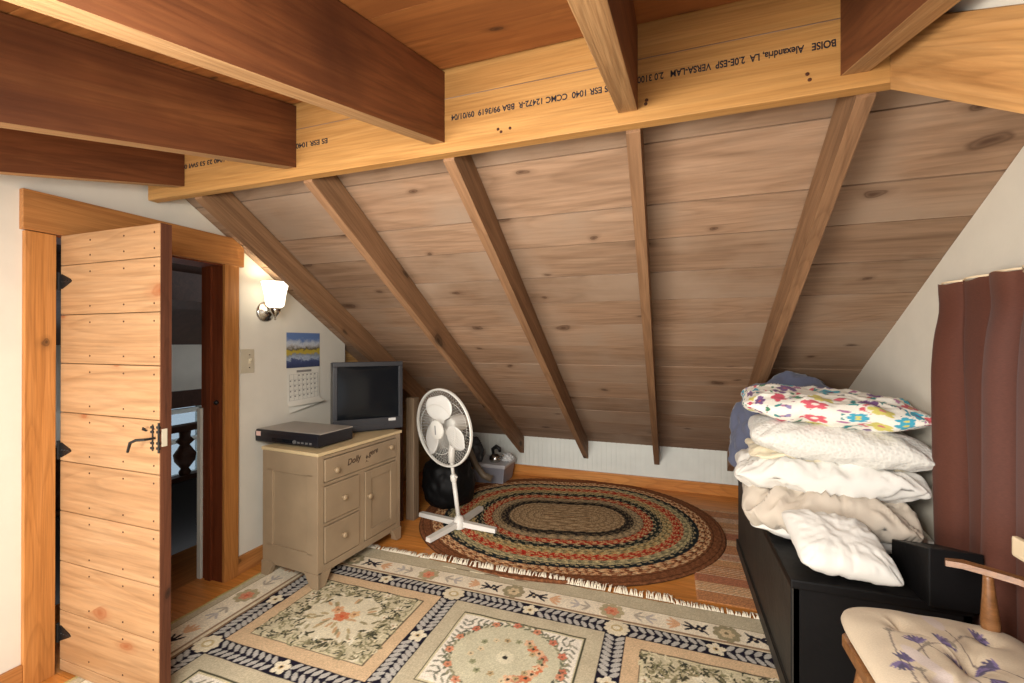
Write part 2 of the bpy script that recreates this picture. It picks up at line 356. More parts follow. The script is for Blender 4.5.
def text_part(body, size, M, mat, parent, name='printed_text', align='LEFT', shear=0.0, sx=1.0, fit=None):
    c = bpy.data.curves.new(name, 'FONT'); c.body = body; c.size = size; c.align_x = align; c.align_y = 'CENTER'; c.extrude = 0.0004; c.offset = size * .02; c.shear = shear
    c.materials.append(mat); o = bpy.data.objects.new(name, c); COL.objects.link(o)
    bpy.context.view_layer.update()
    me = bpy.data.meshes.new_from_object(o.evaluated_get(bpy.context.evaluated_depsgraph_get())); bpy.data.objects.remove(o)
    xs_ = [v.co.x for v in me.vertices]
    if fit: sx = fit / max(1e-6, max(xs_))
    me.transform(M @ Matrix.Diagonal((sx, 1, 1, 1)))
    o = bpy.data.objects.new(name, me); COL.objects.link(o); o.parent = parent
    return o

# ------------------------------------------------------------------ the room: sizes
XL, XR, YB = -2.194, 0.956, 3.995
ZK, MS = 0.362, 0.6275                       # top of the knee wall, slope of the steep roof
ZJ, MJ, YF, YBK = 1.9107, 0.251, 1.3055, 1.3455
ZBEAM = 1.8757
YN = -1.0                                    # window side behind the camera
steep = lambda y: ZK + MS * (YB - y)
dorm = lambda y: ZJ + 0.235 + MJ * (y - YF)
ang = math.atan(MS); angj = math.atan(MJ)
def xprism(mb, yz, x0, x1, m=0): return mb.prism([(x0, y, z) for y, z in yz], (x1 - x0, 0, 0), m)

# floor boards along X
mb = MB(); y = YN - .2; k = 0
while y < YB + .1:
    w = 0.105; x = XL - .16 - random.random() * 1.2
    while x < XR + .15:
        l = 1.4 + random.random() * 1.4
        a, c = max(x, XL - .156), min(x + l, XR + .15)
        if c > a: mb.box(a + .0006, y + .0008, -0.03, c - .0006, min(y + w, YB + .1) - .0008, 0.0)
        x += l
    y += w
struct(mb.build('floor', M_floor, loc=(0, 0, 0)), 'orange pine board floor of the attic room')

# left wall with the doorway
TH = 0.152
mb = MB()
xprism(mb, [(YN, 0), (0.995, 0), (0.995, dorm(0.995)), (YN, dorm(YN))], XL, XL - TH)
xprism(mb, [(0.995, 1.66), (1.68, 1.66), (1.68, steep(1.68)), (YBK, steep(YBK)), (YF, dorm(YF)), (0.995, dorm(0.995))], XL, XL - TH)
xprism(mb, [(1.68, 0), (2.6, 0), (2.6, steep(2.6)), (1.68, steep(1.68))], XL, XL - TH)
struct(mb.build('wall_left', M_wall, loc=(XL, 1, 0)), 'off-white painted wall holding the doorway and the lit sconce')
# alcove beyond the end of the left wall
mb = MB()
for i in range(7):
    z0 = i * .19; z1 = min(z0 + .188, 1.23)
    if z1 > z0: 
        ya = 2.6; yb = min(YB, YB - (z0 - ZK) / MS)
        mb.box(XL - .08, ya, z0, XL - .06, max(yb, ya + .02), z1)
mb.box(XL - .06, 2.602, 0, XL - .01, 2.612, steep(2.612))
struct(mb.build('wall_alcove', M_alc, loc=(XL - .24, 3.2, 0)), 'pale pine end wall of the eave behind the television')
# right wall with a window opening behind the curtain
ROOF2 = lambda y: 2.03 - MS * (YF - y)
mb = MB(); WY0, WY1, WZ0, WZ1 = 0.75, 1.80, 0.70, 1.36
def rt(y): return steep(y) if y >= YBK else ROOF2(y)
xprism(mb, [(-0.6, 0), (WY0, 0), (WY0, rt(WY0)), (-.6, rt(-.6))], XR, XR + .1)
xprism(mb, [(WY0, 0), (WY1, 0), (WY1, WZ0), (WY0, WZ0)], XR, XR + .1)
xprism(mb, [(WY0, WZ1), (WY1, WZ1), (WY1, rt(WY1)), (YBK, rt(YBK)), (WY0, rt(WY0))], XR, XR + .1)
xprism(mb, [(WY1, 0), (YB, 0), (YB, ZK + .02), (WY1, rt(WY1))], XR, XR + .1)
struct(mb.build('wall_right', M_wall, loc=(XR, 2, 0)), 'off-white painted gable wall on the right behind the pillows')
mb = MB()
for a in (WY0, (WY0 + WY1) / 2 - .02, WY1 - .04): mb.box(XR + .03, a, WZ0, XR + .07, a + .04, WZ1)
for a in (WZ0, WZ1 - .04): mb.box(XR + .03, WY0, a, XR + .07, WY1, a + .04)
w1 = struct(mb.build('window_1', M_bead, loc=(XR + .05, 1.2, WZ0)), 'white window behind the maroon curtain')
o = MB().box(XR + .048, WY0 + .04, WZ0 + .04, XR + .052, WY1 - .04, WZ1 - .04).build('pane', M_glass); localize(o, w1)
# knee wall: vertical beadboard
mb = MB(); x = XL - .26
while x < XR:
    x2 = min(x + .042, XR)
    mb.box(x + .0025, YB, 0, x2 - .0025, YB + .02, ZK + .015); x += .042
mb.box(XL - .26, YB + .006, 0, XR + .1, YB + .03, ZK + .015)
struct(mb.build('wall_back', M_bead, loc=(-.6, YB, 0)), 'low white beadboard knee wall under the sloped ceiling')
# baseboards
struct(MB().box(XL, YB - .02, 0, XR, YB, .096, bev=.003).build('baseboard_back', M_floor, loc=(-.6, YB, 0)), 'honey pine baseboard along the knee wall')
mb = MB(); mb.box(XL, 1.752, 0, XL + .016, 2.6, .094, bev=.003); mb.box(XL, YN, 0, XL + .016, .913, .094, bev=.003)
struct(mb.build('baseboard_left', M_trimh, loc=(XL, 1.7, 0)), 'orange pine baseboard under the left wall')

# door casing, header and jambs
T1, T2 = XL, XL + .02
struct(MB().box(T1, .913, 0, T2, .999, 1.652, bev=.002).build('trim_1', M_trimv, loc=(XL, .96, 0)), 'orange pine door casing at the hinge side')
struct(MB().box(T1, 1.672, 0, T2, 1.752, 1.658, bev=.002).build('trim_2', M_trimv, loc=(XL, 1.71, 0)), 'orange pine door casing beside the light switch')
struct(MB().box(T1, .905, 1.655, T2 + .006, 1.776, 1.80, bev=.002).build('trim_3', M_trimh, loc=(XL, 1.34, 1.65)), 'wide orange pine header board over the doorway')
mb = MB(); mb.box(XL - TH, 1.672, 0, XL + .004, 1.684, 1.66); mb.box(XL - TH, .982, 0, XL + .002, .994, 1.66); mb.box(XL - TH, .99, 1.648, XL + .004, 1.684, 1.664)
mb.box(XL - .11, 1.66, 0, XL - .07, 1.672, 1.648)
struct(mb.build('trim_4', M_jamb, loc=(XL, 1.34, 0)), 'reddish brown door jamb')
struct(MB().box(XL - TH - .012, 1.658, 0, XL - TH + .012, 1.673, .90).build('trim_6', M_bead, loc=(XL - TH, 1.66, 0)), 'pale strip on the landing side of the jamb')  # thin pale strip along the lower back edge of the jamb
lt = MB(); lt.lathe([(0.0, 0), (.011, 0), (.013, .006), (.009, .014), (0.0, .018)], 16, M=Matrix.Translation((XL - .035, 1.672, .935)) @ Matrix.Rotation(PI / 2, 4, 'X'), cap=False)
tag(lt.build('latch_catch', M_black, smooth=True, loc=(XL - .035, 1.672, .935)), 'small black latch catch on the reddish door jamb', 'latch catch')

# steep ceiling: planks across the room, laid in the roof slope
FR = Matrix.Translation((0, YB, ZK)) @ Matrix.Rotation(-ang, 4, 'X')     # local -Y runs up the slope
ca = math.cos(ang)
seams = [YB + .06, 3.80, 3.60, 3.405, 3.21, 3.01, 2.81, 2.615, 2.429, 2.253, 2.083, 1.907, 1.754, 1.533, 1.30]
mb = MB()
for a, c in zip(seams, seams[1:]):
    s0, s1 = (YB - a) / ca, (YB - c) / ca
    x = XL - .26 - random.random() * 1.5
    while x < XR + .1:
        l = 9.0
        x0, x1 = max(x, XL - .26), min(x + l, XR + .1)
        if x1 > x0:
            mb.box(x0 + .0005, -s1 + .003, random.random() * .004, x1 - .0005, -s0 - .003, .03)
        x += l
mb.box(XL - .26, -(YB - 1.3) / ca, .045, XR + .1, 0.06, .06, 1)
for v in mb.bm.verts: v.co = FR @ v.co
struct(mb.build('ceiling', [M_ceil, M_void], frame=FR), 'steep sloped ceiling of knotty brown planks')
# lower-pitched dormer ceiling over the camera
FJ = Matrix.Translation((0, YF, ZJ)) @ Matrix.Rotation(angj, 4, 'X')
cj = math.cos(angj); zt = .235 * cj
mb = MB(); s = .04
while s > -(YF - YN) / cj - .2:
    w = .195
    mb.box(XL - .15, s - w + .0012, zt + random.random() * .002, -.55 + random.random() * .2 + (1.2 if random.random() > .5 else 0), s - .0012, zt + .02)
    x0 = max(v.co.x for v in list(mb.bm.verts)[-8:])
    if x0 < .52: mb.box(x0 + .001, s - w + .0012, zt, .52, s - .0012, zt + .02)
    s -= w
mb.box(XL - .15, s, zt + .012, .52, .06, zt + .03)
for v in mb.bm.verts: v.co = FJ @ v.co
struct(mb.build('ceiling_dormer', M_dorm, frame=FJ), 'orange brown plank ceiling above the joists')
# roof slope beside the dormer (right of the cheek rafter)
mb = MB(); xprism(mb, [(-.6, ROOF2(-.6)), (1.31, ROOF2(1.31)), (1.31, ROOF2(1.31) + .03), (-.6, ROOF2(-.6) + .03)], .54, XR + .1)
struct(mb.build('ceiling_side', M_ceil, loc=(.7, .4, 1.3)), 'plank roof slope beside the dormer')
# white cheek wall above the fir rafter
mb = MB(); cz = lambda y: 1.885 - MS * (1.347 - y)
yy = .2
mb.prism([(.515, 1.29, cz(1.29) + .165), (.515, yy, cz(yy) + .165), (.515, yy, dorm(yy)), (.515, 1.29, dorm(1.29))], (.03, 0, 0))
struct(mb.build('wall_cheek', M_wall, loc=(.52, .8, 1.6)), 'white painted dormer cheek wall')

# ------------------------------------------------------------------ timbers
RAFT = [(-1.932, 'dark brown rafter beside the left wall above the sconce and calendar'),
        (-1.334, 'dark brown rafter ending behind the grey plastic tote'),
        (-0.727, 'dark brown rafter ending above the middle of the braided rug, second from the tote'),
        (-0.121, 'narrow-looking rafter in line with the middle ceiling joist'),
        (0.446, 'lit orange-brown rafter coming down behind the stack of pillows')]
for x, lab in RAFT:
    off = -.155; y0, y1 = YBK, YB
    poly = [(y0, steep(y0)), (y0, steep(y0) + off), (y1 - .004, ZK + off), (y1 - .004, ZK)]
    mb = MB(); mb.prism([(x, y, z - .002) for y, z in poly], (.042, 0, 0), bev=.002)
    f = Matrix.Translation((x, YB, ZK)) @ Matrix.Rotation(-ang, 4, 'X')
    tag(mb.build('roof_rafter', M_raft, frame=f), lab, 'rafter', 'rafters under the steep ceiling', 'thing')
JO = [(-1.985, .05, 'shortest-looking dark ceiling joist, the one over the door header'),
      (-1.378, .05, 'dark middle-length ceiling joist between the shortest and the longest one'),
      (-0.749, .05, 'long dark ceiling joist with a pale lower edge crossing the top left'),
      (-0.138, .054, 'ceiling joist between the two printed lines on the yellow beam'),
      (0.400, .059, 'orange ceiling joist meeting the beam beside the fir rafter')]
for x, w, lab in JO:
    y0, y1 = YF, YN - .1
    poly = [(y0, ZJ), (y1, ZJ + MJ * (y1 - YF)), (y1, ZJ + MJ * (y1 - YF) + .233), (y0, ZJ + .233)]
    mb = MB(); mb.prism([(x, y, z) for y, z in poly], (w, 0, 0), bev=.002)
    mb.bm.normal_update()
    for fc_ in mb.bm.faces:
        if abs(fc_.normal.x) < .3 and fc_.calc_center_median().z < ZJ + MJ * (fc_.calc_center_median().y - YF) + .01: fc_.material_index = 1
    f = Matrix.Translation((x, YF, ZJ)) @ Matrix.Rotation(angj, 4, 'X')
    tag(mb.build('ceiling_joist', [M_joist, M_litedge], frame=f), lab, 'joist', 'joists over the room', 'thing')
beam = MB().box(-2.168, YF, ZBEAM, XR - .002, YBK, 2.19, bev=.002).build('ridge_beam', M_beam, loc=(-.6, YF, ZBEAM))
tag(beam, 'yellow laminated ridge beam with upside-down black printing', 'beam', kind='thing')
def beamtext(body, xr, xl, z, size=.026):
    # printing is upside down: text starts at the right end and runs left
    M = Matrix.Translation((xr + .6, -.0006, z - ZBEAM)) @ Matrix.Rotation(PI / 2, 4, 'X') @ Matrix.Rotation(PI, 4, 'Z')
    t = text_part(body, size, M, M_ink, beam, fit=xr - xl)
    t['kind'] = 'stuff'
beamtext('ES ESR 1040  CCMC 12472-R  BBA 99/3619  09/01/04', -.155, -.675, 1.989)
beamtext('BOISE   Alexandria, LA  2.0E-ESP  VERSA-LAM   2.0 3100', .392, -.085, 1.997)
beamtext('ESP 1040 23 53 SWI 0', -1.64, -1.935, 1.994)
beamtext('ES ESR 1040', -1.18, -1.33, 1.992)
for q in ((-.51, 1.925), (-.50, 1.915), (-.47, 1.922), (.33, 1.93), (.335, 1.915), (-.06, 1.935), (-.062, 1.925)):
    mb = MB(); mb.lathe([(0, 0), (.005, 0), (.004, .002), (0, .0025)], 10, M=Matrix.Translation((q[0] + .6, 0, q[1] - ZBEAM)) @ Matrix.Rotation(PI / 2, 4, 'X'), cap=False)
    mb.build('nail', M_dark, parent=beam)
# fir rafter on the dormer cheek
mb = MB(); yy = .2
mb.prism([(.5, 1.304, cz(1.304)), (.5, yy, cz(yy)), (.5, yy, cz(yy) + .165), (.5, 1.304, cz(1.304) + .165)], (.04, 0, 0), bev=.002)
f = Matrix.Translation((.5, 1.3, cz(1.3))) @ Matrix.Rotation(math.atan(MS), 4, 'X')
tag(mb.build('cheek_rafter', M_cheek, frame=f), 'wide pale fir rafter sloping down from the beam end at top right', 'rafter', kind='thing')

# ------------------------------------------------------------------ door leaf (open), hinges, handle
droot_z = 0.008
zs = [1.655, 1.54, 1.353, 1.17, .985, .80, .612, .422, .236, .05, droot_z]
mb = MB(); X0, X1, Y0, Y1 = -2.180, -1.622, 1.014, 1.052
for i, (a, c) in enumerate(zip(zs, zs[1:])):
    mb.box(X0, Y0, c + .001, X1 - .002, Y1 - .008, a - .001, 0, bev=.0035)
    for xx in (-2.0, -1.81, -1.65):
        for zz in (c + .03, a - .03):
            if a - c > .09: mb.lathe([(0, 0), (.0035, 0), (.003, .0012), (0, .0015)], 8, 1, M=Matrix.Translation((xx, Y0, zz)) @ Matrix.Rotation(PI / 2, 4, 'X'), cap=False)
mb.box(X1 - .004, Y0 + .003, droot_z, X1, Y1, 1.655, 2)
mb.box(X0 + .004, Y1 - .01, droot_z, X1 - .004, Y1 - .002, 1.652, 2)
door = struct(mb.build('door_1', [M_door, M_dark, M_dooredge], loc=(X0, Y0, 0)), 'open pine plank door with black iron hinges')
for z in (1.479, .842, .15):
    h = MB()
    h.prism([(X0, Y0, z - .026), (X0 + .012, Y0, z - .028), (X0 + .065, Y0, z - .005), (X0 + .072, Y0, z), (X0 + .065, Y0, z + .008), (X0 + .012, Y0, z + .028), (X0, Y0, z + .026)], (0, -.003, 0))
    h.tube([(X0 - .002, Y0 - .004, z - .035), (X0 - .002, Y0 - .004, z + .035)], .0055, 10)
    for q in (.016, .032, .05): h.lathe([(0, 0), (.004, 0), (.003, .002), (0, .0025)], 8, M=Matrix.Translation((X0 + q, Y0 - .003, z)) @ Matrix.Rotation(PI / 2, 4, 'X'), cap=False)
    localize(h.build('hinge', M_black), door)
h = MB(); hz = .925; hx = -1.655
h.box(hx - .003, Y0 - .002, hz - .045, hx + .003, Y0, hz + .045); h.box(hx + .026, Y0 - .002, hz - .05, hx + .034, Y0, hz + .052)
for q in (-.035, -.018, .02, .036):
    h.box(hx - .008, Y0 - .004, hz + q - .004, hx + .006, Y0, hz + q + .004); h.box(hx + .022, Y0 - .004, hz + q - .003, hx + .038, Y0, hz + q + .005)
h.tube([(hx + .012, Y0 - .002, hz), (hx + .008, Y0 - .03, hz), (hx - .02, Y0 - .04, hz - .002), (hx - .045, Y0 - .042, hz - .012), (hx - .062, Y0 - .04, hz - .045)], [.004, .0045, .005, .005, .004], 10)
h.tube([(hx - .028, Y0 - .002, hz + .022), (hx - .034, Y0 - .012, hz + .028), (hx - .028, Y0 - .014, hz + .034), (hx - .02, Y0 - .012, hz + .03)], .003, 8)
localize(h.build('door_handle', M_black, smooth=True, angle=40), door)
localize(MB().box(X1, Y0 + .006, .895, X1 + .002, Y0 + .024, .955, bev=.001).build('strike_plate', M_switch), door)

# ------------------------------------------------------------------ landing beyond the doorway
struct(MB().box(-2.75, .5, -.03, XL - .156, 3.6, 0).build('floor_landing', M_trimh, loc=(-2.5, 2, 0)), 'orange brown landing floor beyond the doorway')
mb = MB(); mb.box(-3.98, .4, -1, -3.9, 2.28, 2.3); mb.box(-3.98, 2.28, .70, -3.9, 2.98, 2.3); mb.box(-3.98, 2.98, -1, -3.9, 3.7, 2.3); mb.box(-3.98, 2.28, -1, -3.9, 2.98, -.5)
struct(mb.build('wall_landing', M_wall, loc=(-3.9, 2, 0)), 'white landing wall with a window')
mb = MB(); mb.box(-4, .35, -1, XL - TH, .45, 2.3); mb.box(-4, 3.65, -1, XL - TH, 3.7, 2.3)
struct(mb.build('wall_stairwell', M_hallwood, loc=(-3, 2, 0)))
mb = MB(); mb.box(-3.95, 2.3, .70, -3.86, 2.98, .84)
struct(mb.build('trim_5', M_hallwood, loc=(-3.9, 2.6, .7)), 'dark brown board over the landing window')
# window with panes
mb = MB(); wy0, wy1, wz0, wz1 = 2.3, 2.98, -.5, .70
for yy in (wy0, 2.745, wy1 - .05): mb.box(-3.93, yy, wz0, -3.88, yy + .04, wz1)
for zz in (wz0, .1, .40, wz1 - .05): mb.box(-3.93, wy0, zz, -3.88, wy1, zz + .035)
w2 = struct(mb.build('window_2', M_bead, loc=(-3.9, 2.6, 0)), 'white framed landing window behind the turned railing')
localize(MB().box(-3.912, wy0, wz0, -3.908, wy1, wz1).build('pane', M_glass), w2)
mb = MB()
# dark sloping roof boards over the landing and a purlin under them
mb.prism([(-2.35, .4, 2.0), (-4.0, .4, 1.18), (-4.0, .4, 1.22), (-2.35, .4, 2.04)], (0, 3.3, 0))
mb.prism([(-2.95, .4, 1.52), (-3.05, .4, 1.47), (-3.05, .4, 1.66), (-2.95, .4, 1.71)], (0, 3.3, 0))
mb.prism([(-3.45, 2.05, 1.2), (-3.9, 2.05, .98), (-3.9, 2.05, 1.2), (-3.45, 2.05, 1.42)], (0, .12, 0))
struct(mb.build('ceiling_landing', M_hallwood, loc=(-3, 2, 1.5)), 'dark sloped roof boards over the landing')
struct(MB().box(-2.97, .5, -1.0, -2.87, 3.6, .375).build('wall_landing_low', M_void, loc=(-2.92, 2, 0)), 'low wall under the railing, blacked in for the stairwell darkness')
rail = empty('stair_railing', (-2.92, 2.0, .375))
tag(rail, 'dark turned wooden stair railing seen through the doorway', 'railing')
localize(MB().box(-2.96, .5, .685, -2.88, 3.6, .725, bev=.008).build('handrail', M_hallwood), rail)
localize(MB().box(-2.955, .5, .375, -2.885, 3.6, .405, bev=.004).build('bottom_rail', M_hallwood), rail)
for i in range(10):
    yb = 1.36 + i * .2067 - .005
    prof = [(.03, 0), (.034, .02), (.022, .04), (.056, .09), (.062, .13), (.038, .17), (.026, .19), (.05, .215), (.03, .24), (.034, .28)]
    localize(MB().lathe(prof, 16, M=Matrix.Translation((-2.92, yb, .405))).build('baluster', M_hallwood, smooth=True), rail)

# ------------------------------------------------------------------ wall lamp, switch, calendar
sx, sy, sz = XL, 1.931, 1.425
lamp = empty('wall_sconce', (sx, sy, sz)); tag(lamp, 'lit wall sconce with a frosted bell shade on a round chrome plate', 'wall lamp')
RX = Matrix.Rotation(PI / 2, 4, 'Y')
MB().lathe([(0, 0), (.058, 0), (.058, .006), (.05, .012), (.034, .02), (.026, .03), (0, .034)], 36, M=RX, cap=False).build('back_plate', M_chrome, parent=lamp, smooth=True)
MB().tube([(.03, 0, 0), (.06, -.005, .0), (.09, -.02, -.012), (.115, -.035, -.01), (.122, -.042, .008)], .008, 12).build('arm', M_chrome, parent=lamp, smooth=True)
Ml = Matrix.Translation((.122, -.042, 0))
MB().lathe([(0, -.052), (.006, -.048), (.004, -.038), (.008, -.03), (.018, -.016), (.026, -.004), (.03, .014), (.026, .02), (0, .022)], 24, M=Ml, cap=False).build('socket_cup', M_chrome, parent=lamp, smooth=True)
MB().lathe([(.026, .016), (.044, .028), (.049, .05), (.052, .08), (.058, .11), (.066, .145), (.07, .16), (.067, .16), (.055, .11), (.047, .05), (.026, .022)], 36, M=Ml, cap=False).build('lamp_shade', M_shade, parent=lamp, smooth=True)
pl = bpy.data.lights.new('sconce_bulb', 'POINT'); pl.energy = 1.2; pl.color = (1.0, .83, .58); pl.shadow_soft_size = .03
po = bpy.data.objects.new('sconce_bulb', pl); COL.objects.link(po); po.location = (sx + .122, sy - .042, sz + .10)

sw = empty('light_switch', (XL, 1.815, 1.146)); tag(sw, 'ivory light switch plate beside the door casing', 'light switch')
MB().box(0, -.042, -.066, .006, .042, .066, bev=.003).build('switch_plate', M_switch, parent=sw)
MB().box(.006, .006, -.013, .009, .018, .013).prism([(.008, .008, -.004), (.008, .016, -.004), (.008, .016, .01), (.008, .008, .01)], (.012, 0, .006)).build('toggle', M_pc, parent=sw)
for z in (-.035, .035):
    mb = MB(); mb.lathe([(0, 0), (.004, 0), (.003, .0015), (0, .002)], 8, M=Matrix.Translation((.006, .012, z)) @ RX, cap=False)
    mb.build('screw', M_chrome, parent=sw)

cal = empty('wall_calendar', (XL, 2.215, 1.09)); tag(cal, 'hanging paper calendar with a lake picture above a curling month page', 'calendar')
MB().grid(lambda u, v: (.003 + .004 * (1 - v), (u - .5) * .272, .003 + v * .218), 6, 6)
mb = MB(); mb.grid(lambda u, v: (.004, (u - .5) * .272, .002 + v * .218), 4, 4); mb.build('picture_page', M_pic, parent=cal)
def page(u, v, k=0):
    # v=0 top, v=1 bottom; bottom edge curls up and outward
    z = -.232 * v; x = .006 + .012 * v * v + .01 * math.sin(PI * u) * v
    if v > .8:
        t = (v - .8) / .2; x += .035 * t * t * (.4 + u); z += .012 * t * t
    return (x + k, (u - .5) * .262 - .01 * v, z - .01 * v * (1 - u))
mb = MB(); mb.grid(lambda u, v: page(u, v), 14, 24); pg = mb.build('month_page', M_paper, parent=cal, smooth=True)
mb = MB()
for i in range(8):
    u = .06 + i * .88 / 7; mb.tube([Vector(page(u, .16 + k * .66 / 8)) + Vector((.0012, 0, 0)) for k in range(9)], .0006, 4)
for j in range(6):
    v = .16 + j * .66 / 5; mb.tube([Vector(page(.06 + k * .88 / 8, v)) + Vector((.0012, 0, 0)) for k in range(9)], .0006, 4)
for i in range(7):
    for j in range(5):
        if (i, j) in ((0, 0), (1, 0), (6, 4)): continue
        p = Vector(page(.06 + (i + .25) * .88 / 7, .16 + (j + .25) * .66 / 5)) + Vector((.001, 0, 0)); mb.box(p.x, p.y - .005, p.z - .004, p.x + .0006, p.y + .005, p.z + .004)
mb.box(.0075, -.06, -.028, .0082, .06, -.014)
mb.build('date_grid', M_gridink, parent=pg)
MB().grid(lambda u, v: (.01 + .05 * v * (.3 + u), (u - .5) * .25 - .008 + .02 * (1 - v), -.215 - .05 * v + .055 * v * u), 10, 8).__class__
mb = MB(); mb.grid(lambda u, v: (.012 + .03 * v * (.3 + .7 * u), (u - .5) * .245 - .006, -.222 - .05 * v * (1 - .7 * u) + .008 * u), 10, 8); mb.build('curled_page', M_paper, parent=cal, smooth=True)

# ------------------------------------------------------------------ dresser, VCR, television
dr = empty('dresser', (-1.662, 1.772, .008), math.radians(-4.2)); tag(dr, 'greige painted dresser with drawers and a cupboard door', 'dresser')
D, Ln, H = .40, .655, .684
mb = MB()
for (xa, ya) in ((0, 0), (-D + .04, 0), (0, Ln - .04), (-D + .04, Ln - .04)):
    xx = xa - .04 if xa == 0 else -D
    mb.box(xx, ya, 0.0, xx + .04, ya + .04, H - .018, bev=.003)
# carcass: recessed side panel at the near end, rails round it, back, bottom
for ya, yb, yo in ((.0, .012, .006), (Ln - .012, Ln, Ln - .006)):
    mb.box(-D + .03, ya + (.010 if ya == 0 else -.0), .10, -.03, yb - (0 if ya == 0 else .010) + (.006 if ya == 0 else 0), H - .02)
    mb.box(-D + .035, ya, .56, -.035, yb, H - .02, bev=.002); mb.box(-D + .035, ya, .065, -.035, yb, .17, bev=.002)
    for xx in (-D + .035, -.075): mb.box(xx, ya, .16, xx + .04, yb, .57, bev=.002)
mb.box(-D, .03, .07, -D + .01, Ln - .03, H - .02); mb.box(-D, .01, .07, -.02, Ln - .01, .09); mb.box(-.03, .03, .09, -.018, Ln - .03, H - .02)
# face frame
for a in ((.04, .645, Ln - .04, .662), (.04, .505, Ln - .04, .522), (.04, .065, Ln - .04, .105)): mb.box(-.02, a[0], a[1], -.002, a[2], a[3], bev=.0015)
mb.box(-.02, .295, .10, -.002, .335, .51, bev=.0015); mb.box(-.02, .04, .30, -.002, .30, .315, bev=.0015)
# bracket feet
for (y0, y1) in ((0, .085), (Ln, Ln - .085)):
    mb.prism([(-.022, y0, 0), (-.022, y0 + (y1 - y0) * .5, 0), (-.022, y1, .075), (-.022, y0, .075)], (.03, 0, 0), bev=.002)
for (x0, x1) in ((.008, -.09), (-D - .002, -D + .09)):
    mb.prism([(x0, -.006, 0), (x0 + (x1 - x0) * .5, -.006, 0), (x1, -.006, .075), (x0, -.006, .075)], (0, .03, 0), bev=.002)
mb.build('body', M_dress, parent=dr)
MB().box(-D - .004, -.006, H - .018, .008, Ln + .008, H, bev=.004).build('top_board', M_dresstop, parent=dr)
def knob(par, y, z, x=.004):
    MB().lathe([(.006, 0), (.006, .008), (.014, .014), (.016, .02), (.011, .026), (0, .028)], 20, M=Matrix.Translation((x, y, z)) @ RX, cap=False).build('knob', M_knob, parent=par, smooth=True)
def drawer(y0, y1, z0, z1, knobs, name='drawer'):
    d = MB().box(-.016, y0, z0, .004, y1, z1, bev=.004).build(name, M_dress, parent=dr)
    for y, z in knobs: knob(d, y, z)
    return d
td = drawer(.045, Ln - .045, .526, .641, [(.11, .575), (Ln - .11, .60)])
drawer(.045, .292, .319, .502, [(.165, .415)]); drawer(.045, .292, .11, .297, [(.165, .215)])
dd = MB(); y0, y1, z0, z1 = .338, Ln - .045, .11, .502
dd.box(-.016, y0, z0, -.004, y1, z1)
for q in ((y0, z0, y0 + .05, z1), (y1 - .05, z0, y1, z1), (y0 + .05, z0, y1 - .05, z0 + .05), (y0 + .05, z1 - .05, y1 - .05, z1)): dd.box(-.006, q[0], q[1], .004, q[2], q[3], bev=.003)
cd = dd.build('door', M_dress, parent=dr); knob(cd, y0 + .02, .36)
MT = lambda y, z, rot: Matrix.Translation((.0046, y, z)) @ Matrix(((0, 0, 1, 0), (1, 0, 0, 0), (0, 1, 0, 0), (0, 0, 0, 1))) @ Matrix.Rotation(rot, 4, 'Z')
text_part('Dolly', .046, MT(.195, .587, .10), M_stencil, td, 'stencilled_word', shear=.3)
text_part('gere', .044, MT(.36, .60, .10), M_stencil, td, 'stencilled_word', shear=.3)
mb = MB(); mb.prism([(.0042, .338, .585), (.0042, .347, .574), (.0042, .356, .585), (.0042, .347, .598)], (.0008, 0, 0)); mb.prism([(.0042, .335, .556), (.0042, .345, .568), (.0042, .362, .552), (.0042, .347, .562)], (.0008, 0, 0)); mb.build('stencilled_flower', M_stencil, parent=td)

vc = empty('video_recorder', (-1.942, 1.838, H + .008), math.radians(-2)); tag(vc, 'flat black video recorder with a grey lid on the near end of the dresser', 'video recorder')
w2_, dp, hh = .222, .262, .078
mb = MB(); mb.box(-w2_, .014, .008, w2_, dp, hh - .003, bev=.003); mb.build('case', [M_vcr], parent=vc)
MB().box(-w2_ - .0015, .016, hh - .006, w2_ + .0015, dp + .001, hh, bev=.002).build('lid', M_vcrtop, parent=vc)
f = MB(); f.prism([(-w2_ - .004, .016, .006), (-w2_ - .004, .002, .012), (-w2_ - .004, .0, .06), (-w2_ - .004, .008, hh - .002), (-w2_ - .004, .016, hh - .002)], (2 * w2_ + .008, 0, 0), bev=.002)
fp = f.build('front_panel', M_vcr, parent=vc)
MB().box(-.10, -.0015, .018, .05, .004, .036, bev=.001).build('display_window', M_screen, parent=fp)
MB().box(-w2_ + .005, -.0012, .042, -w2_ + .038, .006, .066).build('sticker', M_sticker, parent=fp)
for i in range(4): MB().box(.085 + i * .028, -.003, .022, .10 + i * .028, .004, .032, bev=.001).build('button', M_tvside, parent=fp)
MB().lathe([(0, 0), (.011, 0), (.010, .006), (0, .007)], 16, M=Matrix.Translation((.065, .002, .028)) @ Matrix.Rotation(PI / 2, 4, 'X'), cap=False).build('dial', M_tvside, parent=fp)
for q in ((-w2_ + .04, .04), (w2_ - .04, .04), (-w2_ + .04, dp - .04), (w2_ - .04, dp - .04)):
    MB().lathe([(.014, 0), (.014, .009)], 14, M=Matrix.Translation((q[0], q[1], 0))).build('foot', M_black, parent=vc)

